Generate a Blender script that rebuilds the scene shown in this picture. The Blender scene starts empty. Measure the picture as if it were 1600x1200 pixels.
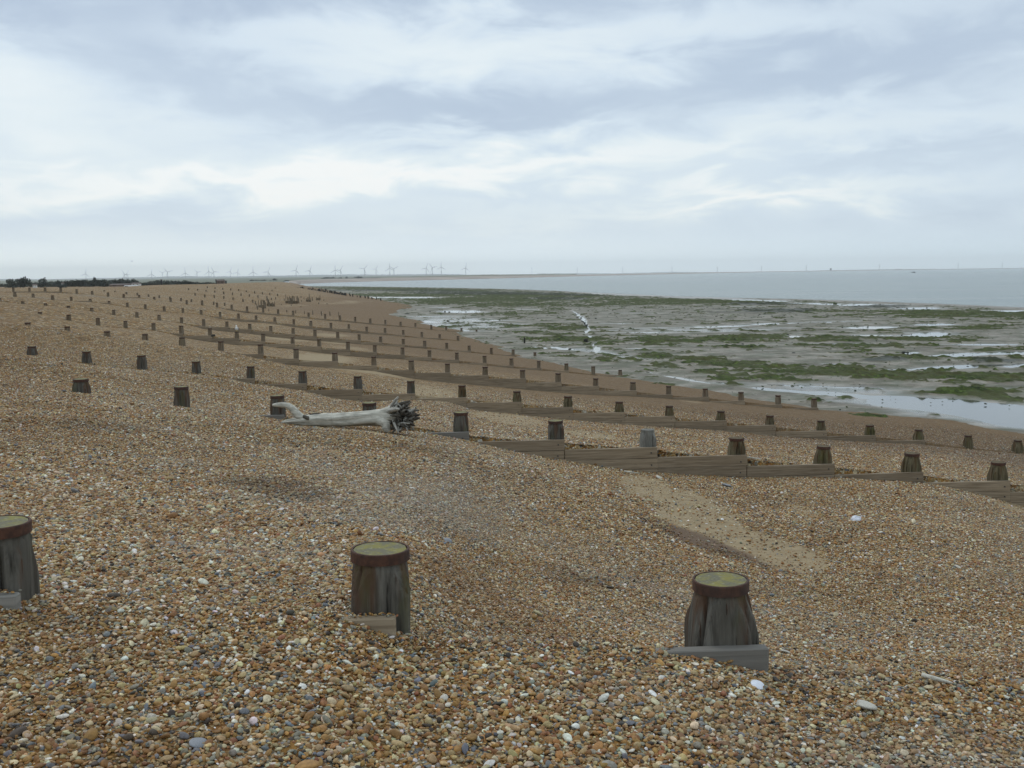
import bpy, bmesh, math, random
import numpy as np
from mathutils import Matrix, Vector
random.seed(7)
rng = np.random.default_rng(11)
S = bpy.context.scene
COL = S.collection

# ------------------------------------------------------------------ camera
CZ = 7.4                       # eye height above the still water
F = 1600.0                     # focal length in pixels of the 1600 px wide photograph
RHO = 0.01156                  # camera roll
TH = math.atan(172.25 / F)     # camera pitch (down)
CT, ST, CR, SR = math.cos(TH), math.sin(TH), math.cos(RHO), math.sin(RHO)
cam_data = bpy.data.cameras.new('camera')
cam = bpy.data.objects.new('camera', cam_data)
COL.objects.link(cam)
UP = Vector((0, ST, CT)); FW = Vector((0, CT, -ST)); RX = Vector((1, 0, 0))
cx_ = RX * CR - UP * SR
cy_ = RX * SR + UP * CR
cz_ = -FW
cam.matrix_world = Matrix(((cx_.x, cy_.x, cz_.x, 0), (cx_.y, cy_.y, cz_.y, 0), (cx_.z, cy_.z, cz_.z, CZ), (0, 0, 0, 1)))
cam_data.sensor_width = 36.0
cam_data.lens = 36.0
cam_data.clip_start = 0.05
cam_data.clip_end = 60000
S.camera = cam

# ------------------------------------------------------------------ exposure and render settings
S.view_settings.view_transform = 'Standard'
S.view_settings.look = 'None'
S.view_settings.gamma = 1.0
S.view_settings.exposure = 0.0
S.view_settings.use_curve_mapping = False
S.render.engine = 'CYCLES'
S.cycles.use_denoising = True
S.cycles.max_bounces = 5
S.cycles.diffuse_bounces = 2
S.cycles.glossy_bounces = 3
S.cycles.volume_bounces = 1
S.cycles.transparent_max_bounces = 6

# ------------------------------------------------------------------ node helper
class N:
    def __init__(s, tree):
        s.t = tree
    def new(s, kind, **kw):
        n = s.t.nodes.new(kind)
        for k, v in kw.items():
            setattr(n, k, v)
        return n
    def put(s, sock, v):
        if isinstance(v, bpy.types.NodeSocket):
            s.t.links.new(v, sock)
        elif v is not None:
            if isinstance(v, (tuple, list)) and len(v) == 3 and sock.type == 'RGBA':
                v = (*v, 1)
            sock.default_value = v
    def m(s, op, a, b=None, c=None, clamp=False):
        n = s.new('ShaderNodeMath', operation=op, use_clamp=clamp)
        s.put(n.inputs[0], a)
        if b is not None: s.put(n.inputs[1], b)
        if c is not None: s.put(n.inputs[2], c)
        return n.outputs[0]
    def mix(s, f, a, b, blend='MIX'):
        n = s.new('ShaderNodeMix', data_type='RGBA', blend_type=blend)
        s.put(n.inputs[0], f); s.put(n.inputs[6], a); s.put(n.inputs[7], b)
        return n.outputs[2]
    def noise(s, vec, scale, detail=4, rough=.55, dist=0.0):
        n = s.new('ShaderNodeTexNoise')
        if vec is not None: s.put(n.inputs['Vector'], vec)
        n.inputs['Scale'].default_value = scale
        n.inputs['Detail'].default_value = detail
        n.inputs['Roughness'].default_value = rough
        n.inputs['Distortion'].default_value = dist
        return n.outputs['Fac']
    def mapr(s, v, a, b, c=0.0, d=1.0, smooth=True):
        n = s.new('ShaderNodeMapRange', interpolation_type='SMOOTHSTEP' if smooth else 'LINEAR')
        s.put(n.inputs['Value'], v)
        for k, x in (('From Min', a), ('From Max', b), ('To Min', c), ('To Max', d)):
            s.put(n.inputs[k], x)
        return n.outputs['Result']
    def mapping(s, vec, scale=(1, 1, 1), rot=(0, 0, 0), loc=(0, 0, 0)):
        n = s.new('ShaderNodeMapping')
        s.put(n.inputs['Vector'], vec)
        n.inputs['Scale'].default_value = scale
        n.inputs['Rotation'].default_value = rot
        n.inputs['Location'].default_value = loc
        return n.outputs[0]
    def ramp(s, fac, stops, mode='LINEAR'):
        n = s.new('ShaderNodeValToRGB')
        cr = n.color_ramp; cr.interpolation = mode
        while len(cr.elements) < len(stops): cr.elements.new(1.0)
        for e, (p, c) in zip(cr.elements, stops):
            e.position = p; e.color = (*c, 1)
        s.put(n.inputs['Fac'], fac)
        return n.outputs['Color']
    def attr(s, name, kind='GEOMETRY', out='Fac'):
        n = s.new('ShaderNodeAttribute', attribute_name=name, attribute_type=kind)
        return n.outputs[out]

# ------------------------------------------------------------------ world: Nishita sky behind a sheet of cloud
SUN_AZ = math.radians(-35)     # from +Y towards -X: the bright side is ahead and to the left
SUN_EL = math.radians(48)
W = bpy.data.worlds.new('World')
S.world = W
W.use_nodes = True
nt = W.node_tree; nt.nodes.clear(); n = N(nt)
sky = n.new('ShaderNodeTexSky', sky_type='NISHITA', sun_disc=False)
sky.sun_elevation = SUN_EL
sky.sun_rotation = SUN_AZ
bg1 = n.new('ShaderNodeBackground'); n.put(bg1.inputs[0], sky.outputs[0]); bg1.inputs[1].default_value = 0.1
tc = n.new('ShaderNodeTexCoord').outputs['Generated']
sx = n.new('ShaderNodeSeparateXYZ'); n.put(sx.inputs[0], tc)
dx, dy, dz = sx.outputs
hl = n.m('SQRT', n.m('ADD', n.m('MULTIPLY', dx, dx), n.m('MULTIPLY', dy, dy)))
az = n.m('MULTIPLY', n.m('ARCTAN2', dx, dy), 1.0)             # radians right of +Y
el = n.m('ARCTAN2', dz, hl)                                    # radians of elevation
cv = n.new('ShaderNodeCombineXYZ')                             # streaks: stretched sideways, tighter near the horizon
n.put(cv.inputs[0], az); n.put(cv.inputs[1], n.m('POWER', n.m('MAXIMUM', n.m('ADD', el, 0.03), 0.001), 0.75))
cv = cv.outputs[0]
wn = n.noise(n.mapping(cv, (3, 9, 1), (0, 0, .0)), 1.2, 5, .6, .4)
band = n.noise(n.mapping(cv, (1.5, 6.5, 1), (0, 0, -.08), (3.1, .7, 0)), 1.0, 6, .5, .35)
fine = n.noise(n.mapping(cv, (6, 15, 1), (0, 0, -.06), (1.3, 2.2, 0)), 1.6, 7, .55, .5)
puff = n.noise(n.mapping(cv, (11, 26, 1), (0, 0, 0), (5, 2, 0)), 1.0, 6, .5, .2)
d = n.m('MULTIPLY', n.m('SUBTRACT', band, .5), .62)
d = n.m('ADD', d, n.m('MULTIPLY', n.m('SUBTRACT', fine, .5), .32))
d = n.m('ADD', d, n.m('MULTIPLY', n.m('SUBTRACT', puff, .5), .26))
# the cloud masses of this sky, as (azimuth, elevation, half width, half height, tilt, brightness)
def sky_at(px, py):
    return math.atan((px - 800) / F), math.atan((172.25 - (py - 427.75) * 0 - (py - 600) * -1 * -1 - 172.25 + (600 - py) * 0) / F)
def A(px): return math.atan((px - 800) / F)
def E(px, py): return math.atan(((437 - .01156 * px) - py) / F * .985)
warp = n.m('MULTIPLY', n.m('SUBTRACT', wn, .5), .10)
warp2 = n.m('MULTIPLY', n.m('SUBTRACT', fine, .5), .11)
azw = n.m('ADD', az, n.m('MULTIPLY', warp, 1.6)); elw = n.m('ADD', el, warp2)
elw = n.m('ADD', elw, n.m('MULTIPLY', warp, .4))
def blob(px, py, hw, hh, tilt, amp):
    global d
    a0, e0 = A(px), E(px, py); w, h = hw / F, hh / F
    c, s_ = math.cos(tilt), math.sin(tilt)
    da = n.m('SUBTRACT', azw, a0); de = n.m('SUBTRACT', elw, e0)
    p = n.m('ADD', n.m('MULTIPLY', da, c / w), n.m('MULTIPLY', de, s_ / w))
    q = n.m('ADD', n.m('MULTIPLY', da, -s_ / h), n.m('MULTIPLY', de, c / h))
    r2 = n.m('ADD', n.m('MULTIPLY', p, p), n.m('MULTIPLY', q, q))
    d = n.m('ADD', d, n.m('MULTIPLY', n.m('EXPONENT', n.m('MULTIPLY', r2, -1.0)), amp))
for b in [(120, 5, 380, 50, 0, -.8), (950, -15, 900, 45, 0, -.75), (1450, 40, 300, 40, 0, -.15), (700, -120, 2500, 100, 0, -.25), (30, 135, 120, 60, -.3, .55), (240, 115, 190, 55, -.25, -.50),
          (720, 80, 330, 48, .02, .40), (1130, 55, 500, 50, .02, .04), (1250, 128, 620, 46, .09, -.78), (700, 185, 330, 34, -.06, -.40), (420, 130, 300, 60, -.2, -.2),
          (240, 215, 420, 42, 0, .10), (420, 290, 560, 30, .05, .85), (1000, 240, 380, 20, .07, .30),
          (1330, 190, 350, 26, .05, .12), (1390, 252, 260, 26, .05, -.36), (1180, 312, 230, 18, .03, .8), (720, 345, 330, 22, 0, .18),
          (160, 355, 260, 24, 0, -.22), (850, 305, 300, 14, 0, -.16), (1560, 300, 200, 120, 0, -.16), (1450, 380, 420, 60, 0, -.26), (300, 400, 420, 34, 0, .12), (60, 230, 300, 30, 0, .2), (600, 240, 400, 16, .05, .15)]:
    blob(*b)
fac = n.mapr(d, -1.35, 1.05, smooth=False)
cloud = n.ramp(fac, [(0.0, (.42, .52, .665)), (.28, (.52, .625, .755)), (.5, (.68, .79, .89)), (.7, (.80, .89, .935)), (.88, (.95, .985, .985)), (1.0, (1.0, 1.0, .98))])
low = n.mapr(el, 0.0, .05, 1.0, 0.0)
hz = n.mix(n.mapr(az, -.35, .5), (1.10, 1.21, 1.24), (.80, .95, 1.04))
cloud = n.mix(n.m('MULTIPLY', low, .8), cloud, hz)
bg2 = n.new('ShaderNodeBackground'); n.put(bg2.inputs[0], cloud); bg2.inputs[1].default_value = 1.0
ms = n.new('ShaderNodeMixShader'); ms.inputs[0].default_value = .93
nt.links.new(bg1.outputs[0], ms.inputs[1]); nt.links.new(bg2.outputs[0], ms.inputs[2])
wo = n.new('ShaderNodeOutputWorld'); nt.links.new(ms.outputs[0], wo.inputs[0])
W.cycles.sampling_method = 'MANUAL'; W.cycles.sample_map_resolution = 512

sun = bpy.data.lights.new('sun', 'SUN'); sun.energy = 0.75; sun.angle = math.radians(22); sun.color = (1.0, .95, .88)
so = bpy.data.objects.new('sun', sun); COL.objects.link(so)
sd = Vector((math.sin(SUN_AZ) * math.cos(SUN_EL), math.cos(SUN_AZ) * math.cos(SUN_EL), math.sin(SUN_EL)))
so.rotation_euler = sd.to_track_quat('Z', 'Y').to_euler(); so.location = (0, 0, 60)

# ------------------------------------------------------------------ pixel <-> place
def ray(px, py):
    ax, ay = px - 800.0, 600.0 - py
    a, b = ax * CR + ay * SR, ay * CR - ax * SR
    return a, b * ST + F * CT, b * CT - F * ST           # direction x, y, z
def project(X, Y, Z):                                     # world arrays -> pixel arrays
    Zr = Z - CZ
    a = X; b = Y * ST + Zr * CT; w = Y * CT - Zr * ST
    w = np.maximum(w, .05)
    a = a / w * F; b = b / w * F
    return 800 + a * CR - b * SR, 600 - (a * SR + b * CR)
def on_row(px, py, Y0, m):
    x, y, z = ray(px, py)
    k = Y0 / (y - m * x)
    return x * k, y * k, CZ + z * k
def at_dist(px, py, Y): return on_row(px, py, Y, 0.0)
def on_level(px, py, z0=0.0):
    x, y, z = ray(px, py); k = (z0 - CZ) / z
    return x * k, y * k

# ------------------------------------------------------------------ value noise in numpy
def _h(ix, iy, s):
    v = (ix * 374761393 + iy * 668265263 + s * 1442695041) & 0xffffffff
    v = ((v ^ (v >> 13)) * 1274126177) & 0xffffffff
    return ((v ^ (v >> 16)) & 0xffff) / 65535.0
def vnoise(x, y, s=0):
    x = np.asarray(x, float); y = np.asarray(y, float)
    ix = np.floor(x).astype(np.int64); iy = np.floor(y).astype(np.int64)
    fx, fy = x - ix, y - iy
    fx = fx * fx * (3 - 2 * fx); fy = fy * fy * (3 - 2 * fy)
    a = _h(ix, iy, s) * (1 - fx) + _h(ix + 1, iy, s) * fx
    b = _h(ix, iy + 1, s) * (1 - fx) + _h(ix + 1, iy + 1, s) * fx
    return (a * (1 - fy) + b * fy) * 2 - 1
def fbm(x, y, o=4, s=0, g=.5):
    t = 0; a = 1; w = 0
    for k in range(o):
        t = t + a * vnoise(x * 2 ** k + 17.3 * k, y * 2 ** k - 9.1 * k, s + k); w += a; a *= g
    return t / w
def sstep(a, b, x):
    t = np.clip((x - a) / (b - a), 0, 1); return t * t * (3 - 2 * t)

# ------------------------------------------------------------------ the groyne rows: (x, y of the head, y where the wood meets plank or shingle)
SP = 1.9
ROWS = [
 dict(name=1, posts=[(-3,816,928),(594,857,964),(1126,905,1011),(1705,958,1059)],
   ground=[(0,941),(50,956),(150,954),(300,962),(500,962),(545,967),(565,973),(600,985),(640,998),(760,1007),(900,1011),(1050,1015),(1110,1024),(1150,1034),(1187,1045),(1300,1048),(1400,1053),(1530,1060),(1600,1063)]),
 dict(name=2, posts=[(-40,578,590),(126,592,613),(283,604,635),(433,618,648),(577,629,652),(720,644,675),(868,657,687),(1012,671,699),(1151,684,711),(1287,697,725),(1425,708,738),(1560,722,751),(1694,736,766)],
   ground=[(0,600),(126,613),(283,635),(400,648),(433,655),(577,662),(640,672),(735,686),(760,694),(868,716),(950,730),(1012,736),(1151,744),(1287,743),(1380,748),(1430,752),(1480,757),(1550,776),(1600,790),(1700,802)]),
 dict(name=3, posts=[(49.5,541,551),(135,549,565),(220.8,555,574),(306,564.5,579.5),(391.5,572,591),(472.5,579.5,599),(558.8,587.5,608),(641.8,595,615),(721.8,602,621),(807.5,611,628),(887.5,619,636),(967.5,627.5,644),(1046,634,650),(1126.5,642,657),(1203,649,664),(1282.8,657,673),(1359,664,680),(1435.5,671,687.5),(1513,680,697.5),(1590.5,687.5,705)],
   ground=[(-60,545),(49,551),(135,565),(220,574),(306,580),(370,590),(391,596),(430,600),(472,606),(520,618),(558,623),(600,622),(641,620),(700,622),(735,636),(807,643),(887,652),(967,659),(1046,664),(1126,668),(1203,677),(1282,682),(1359,687),(1436,690),(1513,698),(1590,705)]),
 dict(name=4, posts=[(-18,497,501),(43,504,508),(105,510,519),(166.9,517.5,528),(226.5,522,531),(284.4,527,541),(344.8,533,548),(406.8,538,553),(462.5,545,560),(523,551,564),(583.8,557,571),(642.5,563,578),(699,568,582),(758,573,586),(816.5,578,591),(872,583,597),(930.8,591,603),(989,597,610),(1044.8,603,616),(1102,607,620),(1157.8,612.5,626),(1215.8,617.5,632),(1272,622.5,637)],
   ground=[(-60,500),(43,508),(105,519),(167,528),(226,531),(284,541),(345,549),(375,553),(407,560),(462,568),(523,572),(583,576),(643,588),(699,594),(758,600),(816,605),(872,610),(930,614),(988,616),(1045,620),(1102,624),(1158,629),(1216,634),(1272,638)]),
 dict(name=5, posts=[(16.9,483,486),(62.5,487.5,491),(107,491.6,499),(152.8,497,507),(195.8,501.5,511),(239.7,505,514),(282.9,508.8,521),(327.8,513,524),(369.8,518,528),(411,521.5,533),(456.9,527,537),(498.4,530,541),(543.5,534,545.5),(585.6,539.5,550),(628.8,543,554),(671,547.5,558),(713.8,551,562),(757,556,567),(799,560,571),(841.8,564,575),(884.8,568,579),(926.8,572.5,583.8),(969,578,586)],
   ground=[(-60,480),(17,486),(62,491),(107,499),(153,507),(196,511),(240,514),(270,520),(283,525),(328,532),(370,537),(411,538),(457,544),(498,549),(544,554),(585,557),(629,559),(671,562),(714,565),(757,569),(799,573),(842,576.5),(885,580),(927,584),(969,587)]),
 dict(name=6, posts=[(-1,466,469),(35.4,471,475),(70.9,474,477.5),(106.9,477.8,481.5),(143,481,486),(177.5,484,491.9),(213.8,488,496),(248.4,492,500),(283.5,496,504),(318,499,509),(354.4,502.5,511),(390,506,514),(423,509.5,517.5),(458,513,521.5),(492,515.6,525),(527.5,519,528),(561,522.5,531),(594.6,526,534.5),(630,529.8,538),(663.5,532.5,541),(698,536,545),(733,540,548),(767.5,543.8,552),(801.8,546,554.5),(835.8,550.5,558)],
   ground=[(-60,465),(0,470),(35,475),(71,477.5),(107,481.5),(143,486),(177,492),(214,496),(248,500),(283,504),(300,508),(318,513),(354,517),(390,520),(423,525),(458,528),(492,530.5),(527,533.5),(561,536),(595,538),(630,540),(663,542.5),(698,546),(733,549),(767,552),(802,555),(836,558)]),
 dict(name=7, posts=[(23,457,462.5),(51.5,458.8,463.5),(81.9,461.6,467.5),(111,463.8,468.8),(140.9,467,470),(170.3,470.4,473),(198.8,473,478.8),(227,475.6,482),(256.5,478.8,485.6),(285.6,481.9,488),(314,484.4,490),(343.8,487.5,495),(372.5,490,497.5),(400,493,499.5),(429.4,496,502.5),(458.8,499,506.5),(485.6,501.5,509),(516.9,504.7,512),(545,506.8,513.5),(572.8,510.6,517.5),(601.5,512.9,520),(630,516,523),(659,519,526.5),(687,522.5,528),(715.6,525,531)],
   ground=[(-60,460),(23,462.5),(51.5,463.5),(82,467.5),(111,469),(141,470.5),(170,473.5),(199,479),(227,482),(256,486),(285,488),(314,490),(330,494),(344,497),(373,501),(400,502.5),(429,505),(459,509.5),(486,513),(517,516),(545,518),(573,520),(601,522),(630,524.5),(659,527),(687,529),(716,531)]),
 dict(name=8, posts=[(20.6,449.4,456.3),(46,449.4,455.3),(70.3,449.4,455.3),(94.6,449.4,455.6),(119.6,451.9,458.5),(143.8,454.6,460),(168.8,457,463.5),(193.2,459.4,465),(217.5,461,464.5),(240.9,464,467),(266.6,466,471),(291.6,469,475),(315.6,470,476),(339,473,479),(361.9,476,482.5),(386,478.8,486),(411,481,488),(434.4,483.5,490),(458,485.6,492),(482,488.5,495),(507.9,490.9,498),(531,493,499.5),(555,495.3,502),(578.5,497.9,504.5),(602,500,506.5),(626,502.8,508.5),(649,505,510.6),(673.8,507.5,513.8),(697,510,515.6),(721,512.5,517.5),(744.5,515,520)],
   ground=[(-60,456),(20,457.6),(46,457.6),(70,457.6),(94.6,458),(119.6,459),(144,460.5),(169,463.5),(193,465),(217,465),(241,467),(266,471),(292,475),(316,476),(339,479),(362,484),(386,488),(411,490),(434,492),(458,494),(482,496.5),(508,499.5),(531,501),(555,503.3),(578,505.5),(602,507.5),(626,509.3),(649,511),(674,514),(697,516),(721,518),(744,520)]),
 dict(name=9, posts=[(163,453.6,455.2),(179.6,454.6,456.5),(197.5,456.3,459),(214.4,457.5,460.6),(232,459.8,462.6),(248.8,461.5,464.5),(265.6,463.5,467.5),(282.8,465.6,470),(299,467.5,470.6),(315.6,469,472.6),(333.8,471.2,475.4),(350.9,473,476.8)],
   ground=[(-60,452),(100,452),(180,455),(197,459),(214,460.6),(232,463),(249,465),(266,468),(283,470),(299,471),(316,473),(334,475.6),(351,477),(400,480),(460,483),(540,487),(600,490.5),(640,494)]),
 dict(name=10, posts=[(304.8,458,461),(319.8,460,464),(334.6,461,465),(349.6,462.5,465.8),(364,464.8,467.6),(379.6,467,470.6),(394.8,468.2,471.4)],
   ground=[(-60,450),(100,450.5),(200,452),(260,456),(305,461),(320,464),(334,465),(350,466),(364,468),(380,471),(395,472),(450,475),(520,478),(600,483),(644,487)]),
 dict(name=11, posts=[(294.5,450.4,452.6),(308.8,451.4,453.4),(322,453,455),(335.6,454,456.5),(349.4,455.6,459),(363,457,460.6),(376.6,458.4,461.6),(389.6,460,462.6),(403,461.2,463.4),(417,463,466)],
   ground=[(-60,449),(100,449.5),(200,449),(260,450),(309,453.4),(336,456.5),(349,459),(363,460.6),(390,462.6),(417,466),(470,469),(540,473),(600,477),(646,479)]),
 dict(name=12, posts=[(324,447.4,449.4),(336,449,451),(348,450.2,452.3),(360.6,450.6,452.9),(372.9,451.8,454),(384.8,453.8,457),(397.8,455,458),(410,456.6,459),(421.5,457.8,460.2),(433.8,459.4,462.3)],
   ground=[(-60,449),(100,448.6),(200,447),(260,447),(324,449.4),(348,452),(373,454),(398,458),(434,462),(480,465),(540,469),(600,473),(648,475)]),
]
def fit_row(px, prior=.09, w=4.0):
    u = [];
    for x, y, _ in px:
        a, b, c = ray(x, y); u.append(a / b)
    u = np.array(u); i = np.arange(len(u))
    sp0 = np.mean(np.diff(u)); Y0 = SP / sp0; X0 = u[0] * Y0; m = prior
    for _ in range(60):
        c = SP / math.sqrt(1 + m * m); Xi = X0 + c * i
        r = (Xi / (Y0 + m * Xi) - u) * F
        J = np.zeros((len(u), 3)); D = (Y0 + m * Xi)
        J[:, 0] = Y0 / D ** 2 * F; J[:, 1] = -Xi / D ** 2 * F; J[:, 2] = -Xi * Xi / D ** 2 * F
        A_ = np.vstack([J, [0, 0, w * 10]]); R = np.append(r, (m - prior) * w * 10)
        s = np.linalg.lstsq(A_, -R, rcond=None)[0]
        X0 += s[0]; Y0 += s[1]; m += s[2]
    return Y0, m
for R in ROWS:
    R['Y0'], R['m'] = fit_row(R['posts'], .09, 20.0 if R['name'] > 1 else 60.0)
# rows beyond the last standing groyne, only ground
ROWS += [dict(name=13, posts=[], Y0=305, m=.05, ground=[(-60,455),(60,455),(140,450),(200,447),(240,444.8),(300,443.6),(350,445),(400,449),(450,455),(520,461),(600,468.5)]),
         dict(name=14, posts=[], Y0=450, m=.0, ground=[(-60,450),(200,449),(300,444.5),(360,442),(400,441),(440,446),(480,451),(525,456)]),
         dict(name=15, posts=[], Y0=850, m=.0, ground=[(-60,446),(300,444),(400,441.5),(430,440.2),(450,441),(462,443),(478,446.2)])]
def profile(pts, Y0, m):
    P = np.array([on_row(a, b, Y0, m) for a, b in pts])
    return P[:, 0], P[:, 2]
for R in ROWS:
    gx, gz = profile(R['ground'], R['Y0'] - (.20 if R['posts'] else 0), R['m'])
    # carry on beyond the last measured point: level inland, falling seaward
    gz = gz - (0 if R['name'] == 1 else .03 if R['name'] == 2 else .11)
    ex = [gx[-1] + 6, gx[-1] + 60]; ez = [gz[-1] - .55, gz[-1] - 6]
    if R['name'] in (2, 3, 4): ex = [gx[-1] + 6, gx[-1] + 14, gx[-1] + 60]; ez = [gz[-1] - (.22 if R['name'] > 2 else .6), gz[-1] - (.6 if R['name'] > 2 else 1.3), gz[-1] - 6]
    if R['name'] == 1: ez = [gz[-1] - .55, gz[-1] - 5]
    R['gx'] = np.concatenate([[gx[0] - 60], gx, ex]); R['gz'] = np.concatenate([[gz[0] + (1.0 if R['name'] < 9 else 0)], gz, ez])
    if R['name'] == 1: R['gz'][0] = gz[0] + 1.5
    fx, fz = R['gx'].copy(), R['gz'].copy()
    if R['posts'] and 1 < R['name'] <= 8:
        px_ = [on_row(a, c, R['Y0'] - .2, R['m']) for a, b, c in R['posts']]
        X = np.concatenate([R['gx'], [p[0] for p in px_]]); X.sort()
        pz = np.interp(X, [p[0] for p in px_], [p[2] - .07 for p in px_], left=-99, right=-99)
        fz = np.maximum(np.interp(X, R['gx'], R['gz']), pz); fx = X
    if R['name'] == 1:
        drop = np.interp(fx, [-1.6, -.62, -.1, 1.0, 3.0], [0, .0, .45, .80, .95]); fz = fz - drop
    R['fx'], R['fz'] = fx, fz
ROWS.insert(0, dict(name=0, posts=[], Y0=-7.0, m=0.0, gx=np.array([-60., 60.]), gz=np.array([CZ - 1.2 + 2.4, CZ - 1.2 - 4.8]), fx=np.array([-60., 60.]), fz=np.array([CZ - 1.2 + 2.4, CZ - 1.2 - 4.8])))
def row_interp(x, X, Z, k):
    # average of shifted copies rounds the corners of the measured line
    return (np.interp(x - k, X, Z) + np.interp(x, X, Z) * 2 + np.interp(x + k, X, Z)) / 4
OFF = 8.0
def rowY(R, v): return (R['Y0'] + OFF * R['m'] * v) / (1 - R['m'] * v) - (.15 if R['posts'] else 0)
MOUNDS = [(-6.5, 13.5, 2.8, 1.6, .16), (-1.0, 13.0, 2.0, 1.6, -.10), (-3.6, 15.5, 2.0, .8, -.14), (-3.4, 17.4, 2.6, .8, .16), (3.2, 11.5, 1.6, 3.0, -.10),
          (6.5, 13.5, 2.5, 2.5, .12), (.3, 16.5, 1.8, 1.6, .12), (5.0, 17.5, 3, 1.2, -.08), (-14, 27, 5, 2, .3), (-20, 45, 7, 3, .5), (-34, 62, 8, 3, .55), (-9, 30, 3, 1.2, .25), (-38, 90, 10, 4, .7), (-30,75,9,3,.5), (-60, 130, 14, 6, .7), (-34,112,7,3,.55), (-24, 56, 5, 2, .4), (-12, 46, 4, 1.6, .3)]
def ground(X, Y, raw=False):
    X = np.asarray(X, float); Y = np.asarray(Y, float)
    v = X / (Y + OFF); out = np.full(np.broadcast(X, Y).shape, -99.0)
    for a, b in zip(ROWS[:-1], ROWS[1:]):
        ya, yb = rowY(a, v), rowY(b, v)
        msk = (Y >= ya) & (Y <= yb)
        if not msk.any(): continue
        Xm, Ym, vm = X[msk], Y[msk], v[msk]
        yam, ybm = ya[msk], yb[msk]; t = (Ym - yam) / (ybm - yam)
        xa, xb = vm * (yam + OFF), vm * (ybm + OFF)
        za = row_interp(xa, a['fx'], a['fz'], .12 if a['name'] < 2 else .3); zb = row_interp(xb, b['gx'], b['gz'], .06 if b['name'] < 2 else .3)
        s = t
        if 1 <= a['name'] <= 8: s = t ** .92
        z = za * (1 - s) + zb * s
        env = np.sin(np.pi * np.clip(t, 0, 1)) ** .6
        sc = np.clip(ybm / 20, .5, 6)
        z += env * (.05 * sc ** .5 * fbm(Xm / (2.2 * sc), Ym / (1.6 * sc), 3, 5))
        for (mx, my, rx, ry, h) in MOUNDS:
            z += env * h * np.exp(-((Xm - mx) / rx) ** 2 - ((Ym - my) / ry) ** 2)
        z += .018 * fbm(Xm * 1.4, Ym * 1.4, 3, 9)
        out[msk] = z
    return np.maximum(out, -1.2)

# ------------------------------------------------------------------ object helpers
def tag(o, label=None, cat=None, group=None, kind=None):
    if label: o['label'] = label
    if cat: o['category'] = cat
    if group: o['group'] = group
    if kind: o['kind'] = kind
    return o
def link(name, me, mat=None, parent=None, loc=None):
    o = bpy.data.objects.new(name, me); COL.objects.link(o)
    if mat is not None and me is not None and not me.materials: me.materials.append(mat)
    if parent: o.parent = parent
    if loc is not None: o.location = loc
    return o
def empty(name, loc):
    o = bpy.data.objects.new(name, None); o.empty_display_size = .3; COL.objects.link(o); o.location = loc; return o
def mesh(name, V, Fc, smooth=False):
    me = bpy.data.meshes.new(name); me.from_pydata([tuple(p) for p in V], [], Fc); me.update()
    if smooth: me.polygons.foreach_set('use_smooth', [True] * len(me.polygons))
    return me
def grid_mesh(name, X, Y, Z):
    r, c = X.shape
    co = np.stack([X, Y, Z], -1).reshape(-1, 3).astype(np.float32)
    i = np.arange(r * c).reshape(r, c)
    q = np.stack([i[:-1, :-1], i[:-1, 1:], i[1:, 1:], i[1:, :-1]], -1).reshape(-1, 4)
    me = bpy.data.meshes.new(name)
    me.vertices.add(len(co)); me.vertices.foreach_set('co', co.ravel())
    me.loops.add(q.size); me.loops.foreach_set('vertex_index', q.ravel().astype(np.int32))
    me.polygons.add(len(q)); me.polygons.foreach_set('loop_start', np.arange(0, q.size, 4, dtype=np.int32))
    me.polygons.foreach_set('use_smooth', np.ones(len(q), bool))
    me.update(); me.validate()
    return me
def fattr(me, name, arr, dom='POINT'):
    a = me.attributes.new(name, 'FLOAT', dom); a.data.foreach_set('value', np.asarray(arr, np.float32).ravel())
def vattr(me, name, arr):
    a = me.attributes.new(name, 'FLOAT_VECTOR', 'POINT'); a.data.foreach_set('vector', np.asarray(arr, np.float32).ravel())
def new_mat(name):
    m = bpy.data.materials.new(name); m.use_nodes = True; m.node_tree.nodes.clear()
    n = N(m.node_tree)
    b = n.new('ShaderNodeBsdfPrincipled'); o = n.new('ShaderNodeOutputMaterial')
    m.node_tree.links.new(b.outputs[0], o.inputs[0])
    return m, n, b
def bump(n, b, h, strength=.5, dist=.01):
    bn = n.new('ShaderNodeBump'); bn.inputs['Strength'].default_value = strength; bn.inputs['Distance'].default_value = dist
    n.put(bn.inputs['Height'], h); n.put(b.inputs['Normal'], bn.outputs[0]); return bn
def simple(name, col, rough=.8, var=.25, scale=8.0, metal=0.0):
    m, n, b = new_mat(name)
    tcn = n.new('ShaderNodeTexCoord').outputs['Object']
    f = n.noise(tcn, scale, 5, .6)
    c2 = tuple(x * (1 - var) for x in col); c1 = tuple(min(1, x * (1 + var)) for x in col)
    n.put(b.inputs['Base Color'], n.mix(n.mapr(f, .3, .7), c2, c1)); b.inputs['Roughness'].default_value = rough
    b.inputs['Metallic'].default_value = metal
    bump(n, b, f, .3, .01)
    return m
PAL = [((.36, .195, .060), .235), ((.235, .112, .036), .16), ((.42, .30, .145), .21), ((.56, .47, .30), .13), ((.24, .23, .18), .085),
       ((.16, .178, .195), .045), ((.72, .69, .60), .05), ((.05, .042, .032), .065), ((.26, .105, .045), .03)]

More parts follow.
